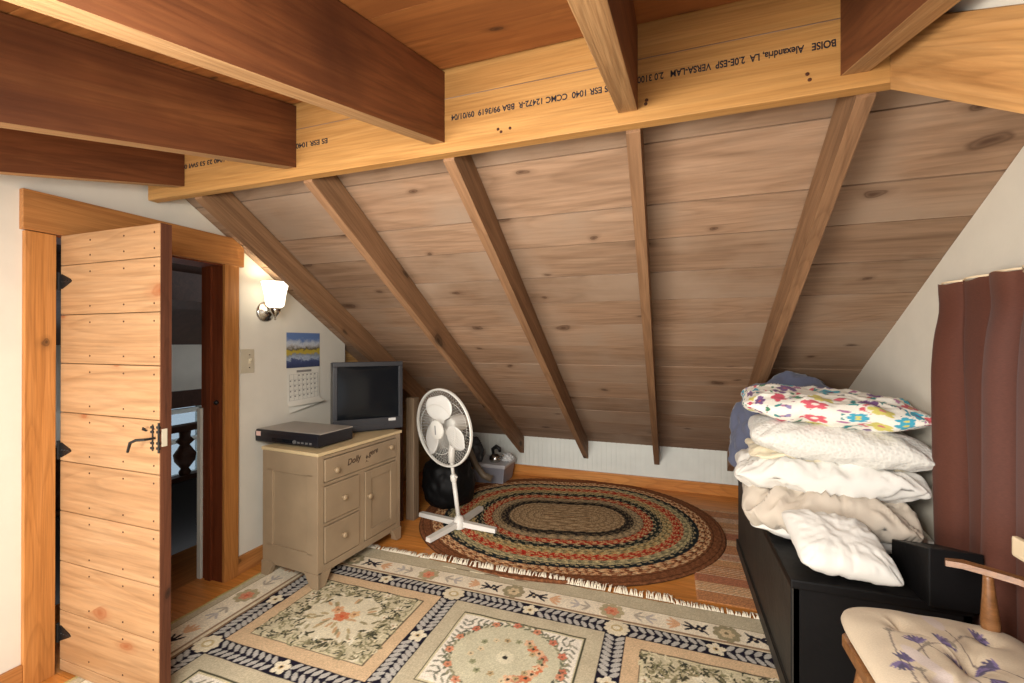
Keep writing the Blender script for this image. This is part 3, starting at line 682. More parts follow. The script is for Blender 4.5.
tvx0, tvy0, tvx1, tvy1 = -1.897, 2.143, -1.616, 2.455
tva = math.atan2(tvy1 - tvy0, tvx1 - tvx0)
tv = empty('television', ((tvx0 + tvx1) / 2, (tvy0 + tvy1) / 2, H + .008), tva); tag(tv, 'dark grey tube television on the far end of the dresser', 'television')
tw, th_ = .21, .437
mb = MB()
mb.hexa([(-tw, .03, .012), (tw, .03, .012), (tw * .98, .16, .03), (-tw * .98, .16, .03), (-tw, .03, th_), (tw, .03, th_), (tw * .98, .16, th_ - .01), (-tw * .98, .16, th_ - .01)])
mb.hexa([(-tw * .98, .16, .03), (tw * .98, .16, .03), (tw * .5, .32, .05), (-tw * .5, .32, .05), (-tw * .98, .16, th_ - .01), (tw * .98, .16, th_ - .01), (tw * .5, .32, th_ - .09), (-tw * .5, .32, th_ - .09)])
mb.build('rear_housing', M_tvside, parent=tv)
mb = MB()
for q in ((-tw, th_ - .028, tw, th_), (-tw, .012, tw, .085), (-tw, .085, -tw + .026, th_ - .028), (tw - .026, .085, tw, th_ - .028)): mb.box(q[0], 0, q[1], q[2], .032, q[3], bev=.003)
bz = mb.build('bezel', M_tvbody, parent=tv)
MB().box(.12, -.0015, .062, .165, .002, .079, bev=.001).build('badge', M_silver, parent=bz)
MB().box(-.15, -.002, .022, .10, .002, .048, bev=.002).build('control_flap', M_tvbody, parent=bz)
MB().box(-.19, -.003, .026, -.17, .002, .044, bev=.002).build('power_button', M_black, parent=bz)
sw_, s0, s1 = tw - .024, .083, th_ - .026
mb = MB(); mb.grid(lambda u, v: ((u - .5) * 2 * sw_, .014 - .012 * (1 - (2 * u - 1) ** 2) * (1 - (2 * v - 1) ** 2) ** .5, s0 + (s1 - s0) * v), 24, 20)
mb.build('screen', M_screen, parent=tv, smooth=True)
MB().box(-tw * .8, .03, 0, tw * .8, .2, .014, bev=.004).build('base', M_tvbody, parent=tv)

# ------------------------------------------------------------------ post and board beyond the dresser
tag(MB().box(-1.75, 2.70, 0, -1.685, 2.765, .86, bev=.004).build('wooden_post', M_post, loc=(-1.72, 2.73, 0)), 'grey-brown wooden post between the dresser and the fan', 'post')
tag(MB().box(-1.98, 2.66, 0.0, -1.76, 2.685, .79, bev=.003).build('brown_board', M_dark, loc=(-1.87, 2.67, 0)), 'dark brown board standing between the dresser end and the post', 'board')

# ------------------------------------------------------------------ pedestal fan
fan = empty('pedestal_fan', (-1.32, 2.67, .018)); tag(fan, 'white pedestal fan standing at the edge of the braided rug', 'fan')
B = Vector(fan.location)
ends = [(-1.665, 2.761), (-1.402, 2.408), (-1.059, 2.681), (-1.307, 3.007)]
for e in ends:
    d = Vector((e[0], e[1], 0)) - Vector((B.x, B.y, 0)); l = d.length; d.normalize(); n = Vector((-d.y, d.x, 0))
    a, c = d * .02, d * l
    mb = MB(); mb.hexa([a - n * .021 + Vector((0, 0, .012)), c - n * .021, c + n * .021, a + n * .021 + Vector((0, 0, .012)), a - n * .018 + Vector((0, 0, .046)), c - n * .018 + Vector((0, 0, .026)), c + n * .018 + Vector((0, 0, .026)), a + n * .018 + Vector((0, 0, .046))])
    mb.build('leg', M_fan, parent=fan)
top = Vector((-1.367, 2.652, .47)) - B
MB().lathe([(.042, .0), (.045, .03), (.034, .055), (.024, .075), (0, .08)], 24, cap=False).build('hub_cover', M_fan, parent=fan, smooth=True)
MB().tube([Vector((0, 0, .04)), top * .72], .0145, 16).build('pole', M_fan, parent=fan, smooth=True)
pu = MB(); pu.tube([top * .68, top * .7, top * .76, top * .78], [.018, .021, .021, .016], 16); pu.tube([top * .76 + Vector((.015, -.01, 0)), top * .76 + Vector((.035, -.022, 0))], .008, 10); pu.build('collar', M_fan, parent=fan, smooth=True, angle=40)
MB().tube([top * .76, top], .011, 14).build('inner_pole', M_fan, parent=fan, smooth=True)
n = Vector((-.33, -.94, -.085)).normalized(); fc = Vector((-1.418, 2.632, .682)) - B
up = Vector((0, 0, 1)); sd = up.cross(n).normalized(); up = n.cross(sd)
FM = Matrix(((sd.x, up.x, n.x, fc.x), (sd.y, up.y, n.y, fc.y), (sd.z, up.z, n.z, fc.z), (0, 0, 0, 1)))
MB().lathe([(0, -.20), (.03, -.198), (.052, -.185), (.06, -.15), (.06, -.08), (.05, -.045), (0, -.045)], 28, M=FM, cap=False).build('motor_housing', M_fan, parent=fan, smooth=True)
bot = FM @ Vector((0, -.05, -.12))
MB().tube([top - Vector((0, 0, .02)), top + Vector((0, 0, .05)), top.lerp(bot, .6) + Vector((0, 0, .03)), bot], [.02, .022, .026, .03], 16).build('neck', M_fan, parent=fan, smooth=True)
RG = .258
def grille(front):
    mb = MB(); zz = lambda r: (1 if front else -1) * (.058 * math.sqrt(max(0, 1 - (r / RG) ** 2.6)) + .004)
    for k in range(72):
        a0 = 2 * PI * k / 72; tw_ = .35 if front else 0
        mb.tube([FM @ Vector((r * math.cos(a0 + tw_ * (RG - r) / RG), r * math.sin(a0 + tw_ * (RG - r) / RG), zz(r))) for r in (.055, .11, .165, .215, .245, RG - .004)], .0008, 4, cap=False)
    for r in ((.055, .165) if front else (.055, .165)):
        mb.tube([FM @ Vector((r * math.cos(2 * PI * k / 48), r * math.sin(2 * PI * k / 48), zz(r))) for k in range(48)], .0016, 6, closed=True)
    mb.tube([FM @ Vector((RG * math.cos(2 * PI * k / 72), RG * math.sin(2 * PI * k / 72), .004 if front else -.004)) for k in range(72)], .0075, 8, closed=True)
    return mb.build('front_grille' if front else 'rear_grille', M_fan, parent=fan, smooth=True)
fg = grille(True); grille(False)
MB().lathe([(0, .070), (.05, .070), (.062, .064), (.064, .054), (.055, .050), (0, .05)], 32, M=FM, cap=False).build('centre_cap', M_fan, parent=fan, smooth=True, angle=40)
mb = MB()
mb.prism([FM @ Vector((-.004, -.03, .0705)), FM @ Vector((.004, -.03, .0705)), FM @ Vector((.004, .03, .0705)), FM @ Vector((-.004, .03, .0705))], n * .0012); mb.build('badge', M_badge, parent=fan)
for k in range(3):
    a0 = math.radians(92 + 120 * k); mb = MB()
    def bl(u, v, a0=a0):
        r = .03 + .185 * u; wdt = .012 + .082 * math.sqrt(max(0, 1 - ((u - .58) / .46) ** 2)) if u > .12 else .02
        wdt0 = (.024 + .088 * math.sin(min(1, u * 1.02) * PI * .60) ** 1.1) * (1 if u < .85 else math.sqrt(max(0.02, 1 - ((u - .85) / .15) ** 2 * .92)))
        t = (v - .5) * 2 * wdt; lean = .18 * u
        x, y = r * math.cos(a0 + lean), r * math.sin(a0 + lean); tx, ty = -math.sin(a0 + lean), math.cos(a0 + lean)
        return FM @ Vector((x + tx * t, y + ty * t, .012 + t * .32))
    mb.grid(bl, 16, 10)
    o = mb.build('blade', M_fanblade, parent=fan, smooth=True); md = o.modifiers.new('t', 'SOLIDIFY'); md.thickness = .0022

# ------------------------------------------------------------------ dye painting (numpy) for woven things
class Dye:
    def __init__(s, xs, ys, base):
        s.x, s.y = np.asarray(xs), np.asarray(ys); s.X, s.Y = np.meshgrid(s.x, s.y, indexing='ij'); s.c = np.empty(s.X.shape + (3,)); s.c[:] = base
    def win(s, x0, x1, y0, y1):
        i0, i1 = np.searchsorted(s.x, [x0, x1]); j0, j1 = np.searchsorted(s.y, [y0, y1]); return slice(i0, i1), slice(j0, j1)
    def ell(s, cx, cy, rx, ry, a, col):
        r = max(rx, ry); w = s.win(cx - r, cx + r, cy - r, cy + r); dx, dy = s.X[w] - cx, s.Y[w] - cy
        u, v = dx * math.cos(a) + dy * math.sin(a), -dx * math.sin(a) + dy * math.cos(a)
        s.c[w][(u / rx) ** 2 + (v / ry) ** 2 <= 1] = col
    def rect(s, x0, x1, y0, y1, col): s.c[s.win(x0, x1, y0, y1)] = col
    def line(s, pts, wd, col):
        for (ax, ay), (bx, by) in zip(pts, pts[1:]):
            w = s.win(min(ax, bx) - wd, max(ax, bx) + wd, min(ay, by) - wd, max(ay, by) + wd); X, Y = s.X[w], s.Y[w]
            dx, dy = bx - ax, by - ay; t = np.clip(((X - ax) * dx + (Y - ay) * dy) / max(dx * dx + dy * dy, 1e-12), 0, 1)
            s.c[w][np.hypot(X - ax - t * dx, Y - ay - t * dy) <= wd] = col
    def flower(s, cx, cy, r, col, mid, n=5, a=0.0, pr=.5):
        for k in range(n):
            t = a + 2 * PI * k / n; s.ell(cx + r * .58 * math.cos(t), cy + r * .58 * math.sin(t), r * pr, r * pr * .8, t, col)
        s.ell(cx, cy, r * .3, r * .3, 0, mid)
    def leaf(s, cx, cy, l, w, a, col): s.ell(cx + math.cos(a) * l / 2, cy + math.sin(a) * l / 2, l / 2, w / 2, a, col)
def to_lin(c):
    c = np.clip(c, 0, 255) / 255.0; return np.where(c <= .04045, c / 12.92, ((c + .055) / 1.055) ** 2.4)
def dye_mesh(name, verts, faces, cols, mat, smooth=True):
    me = bpy.data.meshes.new(name); me.from_pydata(verts.tolist() if hasattr(verts, 'tolist') else verts, [], faces.tolist() if hasattr(faces, 'tolist') else faces)
    at = me.attributes.new('dye', 'FLOAT_COLOR', 'POINT'); n = len(me.vertices)
    full = np.ones((n, 4), np.float32); full[:, :3] = to_lin(cols); at.data.foreach_set('color', full.ravel())
    me.materials.append(mat)
    if smooth: me.polygons.foreach_set('use_smooth', [True] * len(me.polygons))
    me.update(); o = bpy.data.objects.new(name, me); COL.objects.link(o); return o
def grid_faces(nx, ny):
    i, j = np.meshgrid(np.arange(nx - 1), np.arange(ny - 1), indexing='ij'); a = i * ny + j
    return np.stack([a, a + ny, a + ny + 1, a + 1], -1).reshape(-1, 4)

# ------------------------------------------------------------------ the big patterned rug
NAVY, LEAF, CREAM, SAGE, PEACH = (30, 27, 40), (178, 174, 166), (228, 216, 192), (190, 179, 152), (206, 178, 142)
OLIVE, DKOL, ORANGE, TAN, BLK = (128, 122, 92), (74, 72, 56), (204, 122, 84), (196, 180, 146), (40, 38, 48)
rx0, rx1, ry0, ry1 = -2.085, 0.865, -0.30, 2.25
JX = [-1.795 + .79 * k for k in range(4)]; JY = [1.975 - .6675 * k for k in range(4)]
xs = np.concatenate([np.arange(rx0, .50, .0042), np.arange(.50, rx1 + 1e-6, .012)])
ys = np.concatenate([np.arange(ry0, .95, .012), np.arange(.95, ry1 + 1e-6, .0042)])
dye = Dye(xs, ys, SAGE)
rnd = random.Random(3)
cx0, cx1, cy0, cy1 = JX[0] - .235, JX[3] + .235, JY[3] - .175, JY[0] + .175
dye.rect(cx0, cx1, cy0, cy1, CREAM)
dye.rect(rx0, rx0 + .018, ry0, ry1, (190, 176, 120))
for k in (0, 1, 2): 
    o_ = .085 - k * .013; dye.rect(JX[0] - o_, JX[3] + o_, JY[3] - o_ + (.02), JY[0] + o_ - .02, [(150, 124, 98), (214, 200, 172), (134, 108, 84)][k])
for s_ in (cx0, cx1 - .006): dye.rect(s_, s_ + .006, cy0, cy1, (140, 130, 100))
dye.rect(cx0, cx1, cy1 - .006, cy1, (140, 130, 100))
hb = .045
dye.rect(JX[0] - hb, JX[3] + hb, JY[3] - hb, JY[0] + hb, NAVY)
# cells
for i in range(3):
    for j in range(3):
        x0, x1, y1, y0 = JX[i] + hb, JX[i + 1] - hb, JY[j] - hb, JY[j + 1] + hb
        mx, my = (x0 + x1) / 2, (y0 + y1) / 2; hx, hy = (x1 - x0) / 2, (y1 - y0) / 2
        creamy = (i + j) % 2 == 1
        dye.rect(x0, x1, y0, y1, SAGE if creamy else PEACH)
        e = .068 if creamy else .06
        dye.rect(x0 + e, x1 - e, y0 + e, y1 - e, DKOL if creamy else (110, 96, 78))
        dye.rect(x0 + e + .006, x1 - e - .006, y0 + e + .006, y1 - e - .006, (206, 196, 160)); e += .014
        dye.rect(x0 + e, x1 - e, y0 + e, y1 - e, (228, 220, 204) if creamy else (194, 184, 154))
        if creamy:
            # leafy vine round the field
            def vine(pts, step=.026):
                for (ax, ay), (bx, by) in zip(pts, pts[1:]):
                    d = math.hypot(bx - ax, by - ay); n_ = max(1, int(d / step)); a = math.atan2(by - ay, bx - ax)
                    for k in range(n_):
                        t = (k + .5) / n_; px, py = ax + (bx - ax) * t, ay + (by - ay) * t
                        for sg in (1, -1): dye.leaf(px, py, .026 + rnd.random() * .01, .010, a + sg * (.8 + rnd.random() * .4), rnd.choice([(136, 134, 118), (120, 120, 104), (150, 146, 126)]))
            q = e + .035
            vine([(x0 + q, y0 + q + .1), (x0 + q, y1 - q), (x0 + q + .14, y1 - q)]); vine([(x1 - q - .14, y1 - q), (x1 - q, y1 - q), (x1 - q, y0 + q + .1)])
            vine([(x0 + q, y0 + q + .12), (x0 + q, y0 + q), (x0 + q + .14, y0 + q)]); vine([(x1 - q, y0 + q + .12), (x1 - q, y0 + q), (x1 - q - .14, y0 + q)])
            dye.ell(mx, my, hx * .66, hy * .70, 0, (198, 192, 164))
            for k in range(46):
                a = 2 * PI * k / 46; px, py = mx + hx * .66 * math.cos(a), my + hy * .70 * math.sin(a)
                for sg in (0.5, -.6): dye.leaf(px, py, .032, .011, a + PI / 2 + sg, rnd.choice([(116, 118, 96), (92, 96, 82), (140, 136, 110)]))
                if k % 6 in (0, 3): dye.flower(px, py, .018, rnd.choice([(206, 140, 108), (196, 118, 92), (214, 164, 132)]), (120, 90, 70))
            for k in range(10):
                a = -1.2 + 2.3 * k / 9; rr_ = .38 + .06 * rnd.random(); dye.flower(mx + hx * rr_ * math.cos(a), my + hy * rr_ * math.sin(a), .022, rnd.choice([ORANGE, (196, 130, 100), (216, 176, 140)]), (70, 66, 54))
            for k in range(16):
                a = 2 * PI * k / 16 + .2; rr_ = .32 + .1 * rnd.random(); dye.flower(mx + hx * rr_ * math.cos(a), my + hy * rr_ * math.sin(a), .014, rnd.choice([(214, 196, 160), (150, 150, 116), (184, 160, 120)]), (90, 88, 70))
            dye.flower(mx, my, .034, (214, 206, 178), (54, 50, 46), 8)
        else:
            for k in range(520):
                px, py = x0 + e + rnd.random() * (x1 - x0 - 2 * e), y0 + e + rnd.random() * (y1 - y0 - 2 * e)
                rr_ = math.hypot((px - mx) / hx, (py - my) / hy)
                if rr_ < .55: continue
                a = rnd.random() * 6.28; cl = rnd.choice([DKOL, (58, 60, 50), OLIVE, (140, 136, 104), (214, 204, 172), (204, 194, 160)])
                dye.line([(px + .018 * math.cos(a + t * .8), py + .018 * math.sin(a + t * .8)) for t in range(4)], .0032, cl)
                if k % 3 == 0: dye.leaf(px, py, .03, .011, a, rnd.choice([OLIVE, DKOL, (150, 142, 110)]))
                if k % 17 == 0: dye.flower(px, py, .019, (222, 212, 186), (170, 140, 104))
            dye.ell(mx, my, hx * .53, hy * .56, 0, (214, 204, 176))
            for k in range(60):
                a = 2 * PI * k / 60; q = .50 + .1 * rnd.random(); dye.leaf(mx + hx * q * math.cos(a), my + hy * q * math.sin(a), .04, .013, rnd.random() * 6.28, rnd.choice([OLIVE, (160, 150, 116), (222, 214, 190), DKOL]))
            for k in range(26):
                a = 2 * PI * rnd.random(); q = .36 * rnd.random() ** .5; dye.leaf(mx + hx * q * math.cos(a), my + hy * q * math.sin(a), .045, .014, a, rnd.choice([(150, 140, 108), (178, 160, 120), (196, 160, 120)]))
            dye.flower(mx, my, .036, ORANGE, (196, 92, 60), 6); dye.flower(mx - .05, my + .035, .028, (206, 160, 120), (150, 110, 80)); dye.flower(mx + .045, my + .03, .026, (214, 176, 130), (150, 110, 80))
# navy lattice bands with leaf chevrons
def band(ax, ay, bx, by, spine):
    L_ = math.hypot(bx - ax, by - ay); ux, uy = (bx - ax) / L_, (by - ay) / L_; vx, vy = -uy, ux
    n_ = 9; a0 = .058; seg = (L_ / 2 - a0 - .036)
    for half in (0, 1):
        for k in range(n_):
            s_ = (a0 + seg * (k + .5) / n_) if half == 0 else (L_ / 2 + .036 + seg * (k + .5) / n_)
            dr_ = 1 if half == 0 else -1
            for sg in (1, -1):
                bx_, by_ = ax + ux * (s_ + dr_ * .012) + vx * sg * .004, ay + uy * (s_ + dr_ * .012) + vy * sg * .004
                aa = math.atan2(vy * sg, vx * sg); a2 = math.atan2(uy, ux)
                d_ = (vx * sg * .9 - ux * dr_ * .72, vy * sg * .9 - uy * dr_ * .72)
                dye.leaf(bx_, by_, .046, .0205, math.atan2(d_[1], d_[0]), LEAF)
    if spine: dye.line([(ax + ux * .05, ay + uy * .05), (bx - ux * .05, by - uy * .05)], .0024, NAVY)
    cx_, cy_ = (ax + bx) / 2, (ay + by) / 2
    dye.flower(cx_, cy_, .036, (222, 212, 186), (206, 180, 130), 5, .3); dye.ell(cx_, cy_, .006, .006, 0, NAVY)
for i in range(4):
    for j in range(4):
        if i < 3: band(JX[i], JY[j], JX[i + 1], JY[j], False)
        if j < 3: band(JX[i], JY[j], JX[i], JY[j + 1], True)
for i in range(4):
    for j in range(4):
        dye.flower(JX[i], JY[j], .055, (218, 206, 178), (226, 216, 190), 9, 0, .42); dye.ell(JX[i], JY[j], .026, .022, 0, (190, 170, 126)); dye.ell(JX[i], JY[j], .015, .013, 0, (226, 216, 190))
# cream floral border: rosettes, dark sprigs, tulips
def border(ax, ay, ux, uy, L_, ph):
    vx, vy = -uy, ux; P_ = lambda s_, t: (ax + ux * s_ + vx * t, ay + uy * s_ + vy * t); a = math.atan2(uy, ux)
    k = 0; s_ = ph
    while s_ < L_:
        p = P_(s_, 0)
        if k % 2 == 0:
            dye.flower(*p, .058, (152, 142, 112), (206, 190, 156), 8, .2, .42); dye.flower(*p, .03, (206, 186, 150), (120, 108, 82), 6)
            for sg in (1, -1):
                c_ = P_(s_ + sg * .105, 0); dye.flower(*c_, .024, BLK, (206, 190, 160), 4, a + .4)
                for t in (-.6, 0, .6): dye.leaf(*P_(s_ + sg * .125, 0), .055, .012, (a if sg > 0 else a + PI) + t, BLK)
                for t in (-.9, .9): dye.leaf(*P_(s_ + sg * .10, 0), .045, .010, (a if sg > 0 else a + PI) + PI + t, BLK)
                for t in (-.7, -.25, .25, .7): dye.leaf(*P_(s_ + sg * .185, 0), .06, .016, (a if sg > 0 else a + PI) + t, (214, 170, 132))
        else:
            dye.flower(*p, .06, (176, 164, 130), (206, 150, 116), 8, 0, .40); dye.flower(*p, .032, (206, 138, 106), (196, 104, 78), 6)
            for sg in (1, -1):
                for q, cl in ((.10, (176, 166, 150)), (.15, (184, 176, 168))):
                    for t in (-.8, .0, .8): dye.leaf(*P_(s_ + sg * q, .0), .05, .013, (a if sg > 0 else a + PI) + t, cl)
        s_ += .482; k += 1
border(JX[0] - .25, JY[0] + .118, 1, 0, 2.9, .363 - .482 + .482 - .014)
border(JX[0] - .16, JY[3] - .1, 0, 1, 2.3, .30)
border(JX[3] + .16, JY[3] - .1, 0, 1, 2.3, .30)
nz = np.random.rand(*dye.X.shape)[..., None]
cols = dye.c * (0.93 + .14 * nz)
yw = .012 * np.sin(dye.X * 2.1 + .4)
Zr = .007 + .0012 * np.sin(dye.X * 37) * np.sin(dye.Y * 31)
edge = np.minimum(np.minimum(dye.X - rx0, rx1 - dye.X), np.minimum(dye.Y - ry0, ry1 - dye.Y)); Zr = np.where(edge < .004, .001, Zr)
verts = np.stack([dye.X, dye.Y + yw * (dye.Y > 2.2) * .4, Zr], -1).reshape(-1, 3)
rug = empty('patterned_rug', (-.6, 1.0, 0)); tag(rug, 'large cream and navy rug woven in floral squares', 'rug')
pile = dye_mesh('pile', verts, grid_faces(len(dye.x), len(dye.y)), cols.reshape(-1, 3), M_rug); localize(pile, rug)
mb = MB(); rnd = random.Random(5); x = rx0
while x < .9:
    l = .030 + .026 * rnd.random(); a = rnd.uniform(-.6, .6); y0 = ry1 + .004 * math.sin(x * 2.1 + .4)
    zf = .016 if -1.3 < x < .02 else 0
    mb.tube([(x, y0 - .004, .006 + zf * .3), (x + l * .4 * math.sin(a), y0 + l * .5, .009 + zf + .006 * rnd.random()), (x + l * math.sin(a), y0 + l, .004 + zf)], [.0035, .003, .0015], 5)
    x += .0075 if rnd.random() > .06 else .02
o = mb.build('fringe', M_fringe, smooth=True); localize(o, rug)

# ------------------------------------------------------------------ oval braided rug
oc = np.array([-.69, 3.10]); oa = math.radians(12); hl = .165; OR = .862
seq = [(.0, .24, [(168, 142, 108), (136, 112, 82), (184, 160, 124)]), (.24, .30, [(34, 36, 34), (52, 44, 40), (120, 104, 80)]), (.30, .36, [(170, 148, 112), (120, 108, 88), (186, 164, 126)]),
       (.36, .425, [(176, 62, 42), (206, 172, 124), (160, 54, 40)]), (.425, .485, [(32, 42, 40), (44, 52, 48), (186, 168, 130)]), (.485, .55, [(204, 184, 132), (126, 116, 84), (184, 150, 96)]),
       (.55, .615, [(184, 58, 40), (206, 164, 116), (166, 50, 38)]), (.615, .665, [(160, 152, 114), (204, 188, 142), (116, 112, 88)]), (.665, .71, [(40, 48, 46), (36, 44, 52), (178, 162, 124)]),
       (.71, .78, [(212, 164, 118), (122, 66, 42), (222, 190, 146)]), (.78, .90, [(134, 86, 56), (118, 74, 48), (126, 80, 52)])]
rw = .0165; M_ = 1000
ds = np.concatenate([[.002], np.arange(.005, OR, .0062)]); th = np.arange(M_) / M_
per = 4 * hl
def ovpt(d, t):
    # walk: straight, half circle, straight, half circle, with arc length spread evenly at mid radius
    Rm = .45; Lt = 4 * hl + 2 * PI * Rm; s_ = (t * Lt) % Lt
    a = np.zeros_like(s_); cx_ = np.zeros_like(s_)
    k1, k2, k3 = 2 * hl, 2 * hl + PI * Rm, 4 * hl + PI * Rm
    cx_ = np.where(s_ < k1, -hl + s_, np.where(s_ < k2, hl, np.where(s_ < k3, hl - (s_ - k2), -hl)))
    a = np.where(s_ < k1, -PI / 2, np.where(s_ < k2, -PI / 2 + (s_ - k1) / Rm, np.where(s_ < k3, PI / 2, PI / 2 + (s_ - k3) / Rm)))
    return cx_ + d * np.cos(a), d * np.sin(a), s_
Vv, Cc = [], []
for d in ds:
    x, y, s_ = ovpt(d, th); row = int(d / rw); fr = d / rw - row
    pal = [np.array(q, float) for q in next(c for a, b_, c in seq if d < b_)]
    arc = s_ * (.35 + .65 * d / .45)
    ph = arc / .048 + (.5 if row % 2 else 0) + .5 * abs(fr - .5) * 2 + row * .37
    sel = (np.floor(ph * 2) % (3 if row % 3 else 2)).astype(int) % 3
    cc = np.stack(pal)[sel] * (.88 + .24 * np.random.rand(M_, 1))
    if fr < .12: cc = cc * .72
    bump = .0035 * math.sin(PI * fr) + .0012 * np.sin(2 * PI * ph)
    wob = 1 + .010 * np.sin(th * 2 * PI * 3 + 1) + .008 * np.sin(th * 2 * PI * 5)
    x, y = x * wob, y * wob
    zz = .012 + bump + (.006 * np.sin(th * 2 * PI * 4 + .5) * max(0, d - .7) / .16)
    Vv.append(np.stack([x * math.cos(oa) - y * math.sin(oa), x * math.sin(oa) + y * math.cos(oa), np.maximum(zz, .006)], -1)); Cc.append(cc)
# rolled edge down to the floor
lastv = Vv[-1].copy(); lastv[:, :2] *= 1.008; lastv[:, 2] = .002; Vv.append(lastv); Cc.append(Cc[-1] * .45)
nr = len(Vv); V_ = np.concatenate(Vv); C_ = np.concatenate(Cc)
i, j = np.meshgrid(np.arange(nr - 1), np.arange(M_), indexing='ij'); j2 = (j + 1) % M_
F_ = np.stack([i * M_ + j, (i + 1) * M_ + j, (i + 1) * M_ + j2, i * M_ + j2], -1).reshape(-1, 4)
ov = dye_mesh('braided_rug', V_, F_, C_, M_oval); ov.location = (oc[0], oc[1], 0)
tag(ov, 'oval braided rug with red, black and tan rings', 'rug')

# ------------------------------------------------------------------ small striped rag runner under the oval rug
xs = np.arange(.128, .62, .006); ys = np.arange(2.33, 3.62, .004); dy = Dye(xs, ys, (150, 96, 66))
y = 2.33; k = 0; rnd = random.Random(9)
while y < 3.62:
    wdt = .075 + .05 * rnd.random()
    dy.rect(0, 1, y, y + wdt, [(186, 126, 78), (198, 146, 96), (174, 108, 72)][k % 3])
    if k % 2 == 1:
        for q in range(6): dy.rect(0, 1, y + q * wdt / 6, y + q * wdt / 6 + .006, (226, 204, 168)); 
    y += wdt; k += 1
cl = dy.c * (.85 + .3 * np.random.rand(*dy.X.shape)[..., None])
vz = .004 + .0012 * np.sin(dy.Y * 700)
vz = np.where((dy.X < .131) | (dy.Y < 2.333), .0005, vz)
rn = dye_mesh('rag_runner', np.stack([dy.X, dy.Y, vz], -1).reshape(-1, 3), grid_faces(len(xs), len(ys)), cl.reshape(-1, 3), M_runner)
tag(rn, 'small striped rust and cream rag runner between the chest and the braided rug', 'rug')

# ------------------------------------------------------------------ things in the eave behind the fan
def blob(name, c, r, mat, seed, amp=.18, fr=3.0, squash=1.0, flat=True, parent=None):
    from mathutils import noise
    bm = bmesh.new(); bmesh.ops.create_icosphere(bm, subdivisions=5, radius=1.0)
    for v in bm.verts:
        d = v.co.normalized(); nn = noise.noise(d * fr + Vector((seed, seed * 2, 0))) + .5 * noise.noise(d * fr * 2.3 + Vector((0, seed, 0))) + .25 * noise.noise(d * fr * 5 + Vector((seed, 0, 0)))
        k = 1 + amp * nn; v.co = Vector((d.x * r[0] * k, d.y * r[1] * k, d.z * r[2] * k))
        if flat and v.co.z < -r[2] * .7: v.co.z = -r[2] * .7
    mb = MB(); mb.bm.free(); mb.bm = bm
    for v in bm.verts: v.co += Vector(c)
    return mb.build(name, mat, smooth=True, loc=(c[0], c[1], c[2] - r[2] * .7), parent=None)
tag(blob('black_bag', (-1.60, 3.06, .185), (.20, .21, .235), M_bag, 3.1, amp=.10, fr=2.0), 'slumped black plastic bag behind the fan pole', 'bag')
tag(blob('grey_sack', (-1.70, 3.66, .25), (.12, .13, .15), M_greybag, 8.3, flat=True), 'dark grey sack under the rafters, left of the silver kettle', 'sack')
tote = empty('plastic_tote', (-1.52, 3.76, .0)); tag(tote, 'grey plastic tote with a pale lid beside the knee wall', 'tote')
mb = MB(); mb.hexa([(-.11, -.13, .004), (.15, -.13, .004), (.15, .11, .004), (-.11, .11, .004), (-.13, -.15, .15), (.17, -.15, .15), (.17, .13, .15), (-.13, .13, .15)]); mb.build('bin', M_tote, parent=tote)
MB().box(-.14, -.16, .148, .18, .14, .182, bev=.01).build('lid', M_totelid, parent=tote)
kt = empty('kettle', (-1.47, 3.70, .182)); tag(kt, 'small silver kettle with a black handle on the tote lid', 'kettle')
MB().lathe([(.045, 0), (.055, .02), (.05, .05), (.03, .07), (0, .075)], 24, cap=False).build('pot', M_chrome, parent=kt, smooth=True)
MB().tube([(-.02, 0, .07), (-.025, 0, .11), (.01, 0, .135), (.04, 0, .12), (.045, 0, .09)], [.012, .016, .02, .018, .012], 12).build('handle', M_black, parent=kt, smooth=True)
MB().tube([(.04, -.01, .03), (.075, -.02, .06), (.085, -.02, .075)], [.012, .008, .006], 10).build('spout', M_chrome, parent=kt, smooth=True)
tag(blob('foil_bundle', (-1.385, 3.78, .205), (.06, .05, .04), M_silver, 5.5, amp=.35, fr=4), 'crumpled silvery bundle on the right end of the tote lid', 'bundle')
mb = MB(); mb.tube([(-1.70, 3.52, .42), (-1.63, 3.50, .32), (-1.56, 3.47, .21), (-1.48, 3.45, .13), (-1.41, 3.47, .10)], [.022, .024, .026, .028, .03], 14)
tag(mb.build('vacuum_hose', M_hose, smooth=True, loc=(-1.54, 3.44, .06)), 'tan hose leaning between the black bag and the tote', 'hose')

# ------------------------------------------------------------------ black chest
ch = empty('blanket_chest', (.635, 2.34, 0)); tag(ch, 'long black wooden chest under the pillows along the right wall', 'chest')
CX0, CX1, CY0, CY1, CZ = .40, .872, 1.735, 2.97, .45
def chest_part(mb, name, mats): o = mb.build(name, mats); return localize(o, ch)
mb = MB(); mb.box(CX0 - .008, CY0 + .012, .012, CX0 + .02, CY1, CZ - .03, 1, bev=.003); mb.box(CX1 - .02, CY0 + .012, .012, CX1, CY1, CZ - .03, 0)
mb.box(CX0 + .0, CY0 + .012, .012, CX1, CY0 + .034, CZ - .03, 0); mb.box(CX0, CY1 - .02, .012, CX1, CY1, CZ - .03); mb.box(CX0, CY0 + .02, .02, CX1, CY1 - .01, .04)
chest_part(mb, 'body', [M_chest, M_chestside])
mb = MB(); mb.box(CX0 - .018, CY0, .009, CX0 - .006, CY1 + .004, .07, 1, bev=.003); mb.box(CX0 - .018, CY0, .009, CX1, CY0 + .014, .07, 0, bev=.003); chest_part(mb, 'plinth', [M_chest, M_chestside])
mb = MB(); mb.box(CX0 - .012, CY0 - .004, CZ - .032, CX1, CY1 + .01, CZ, 0, bev=.006); chest_part(mb, 'lid', M_chest)
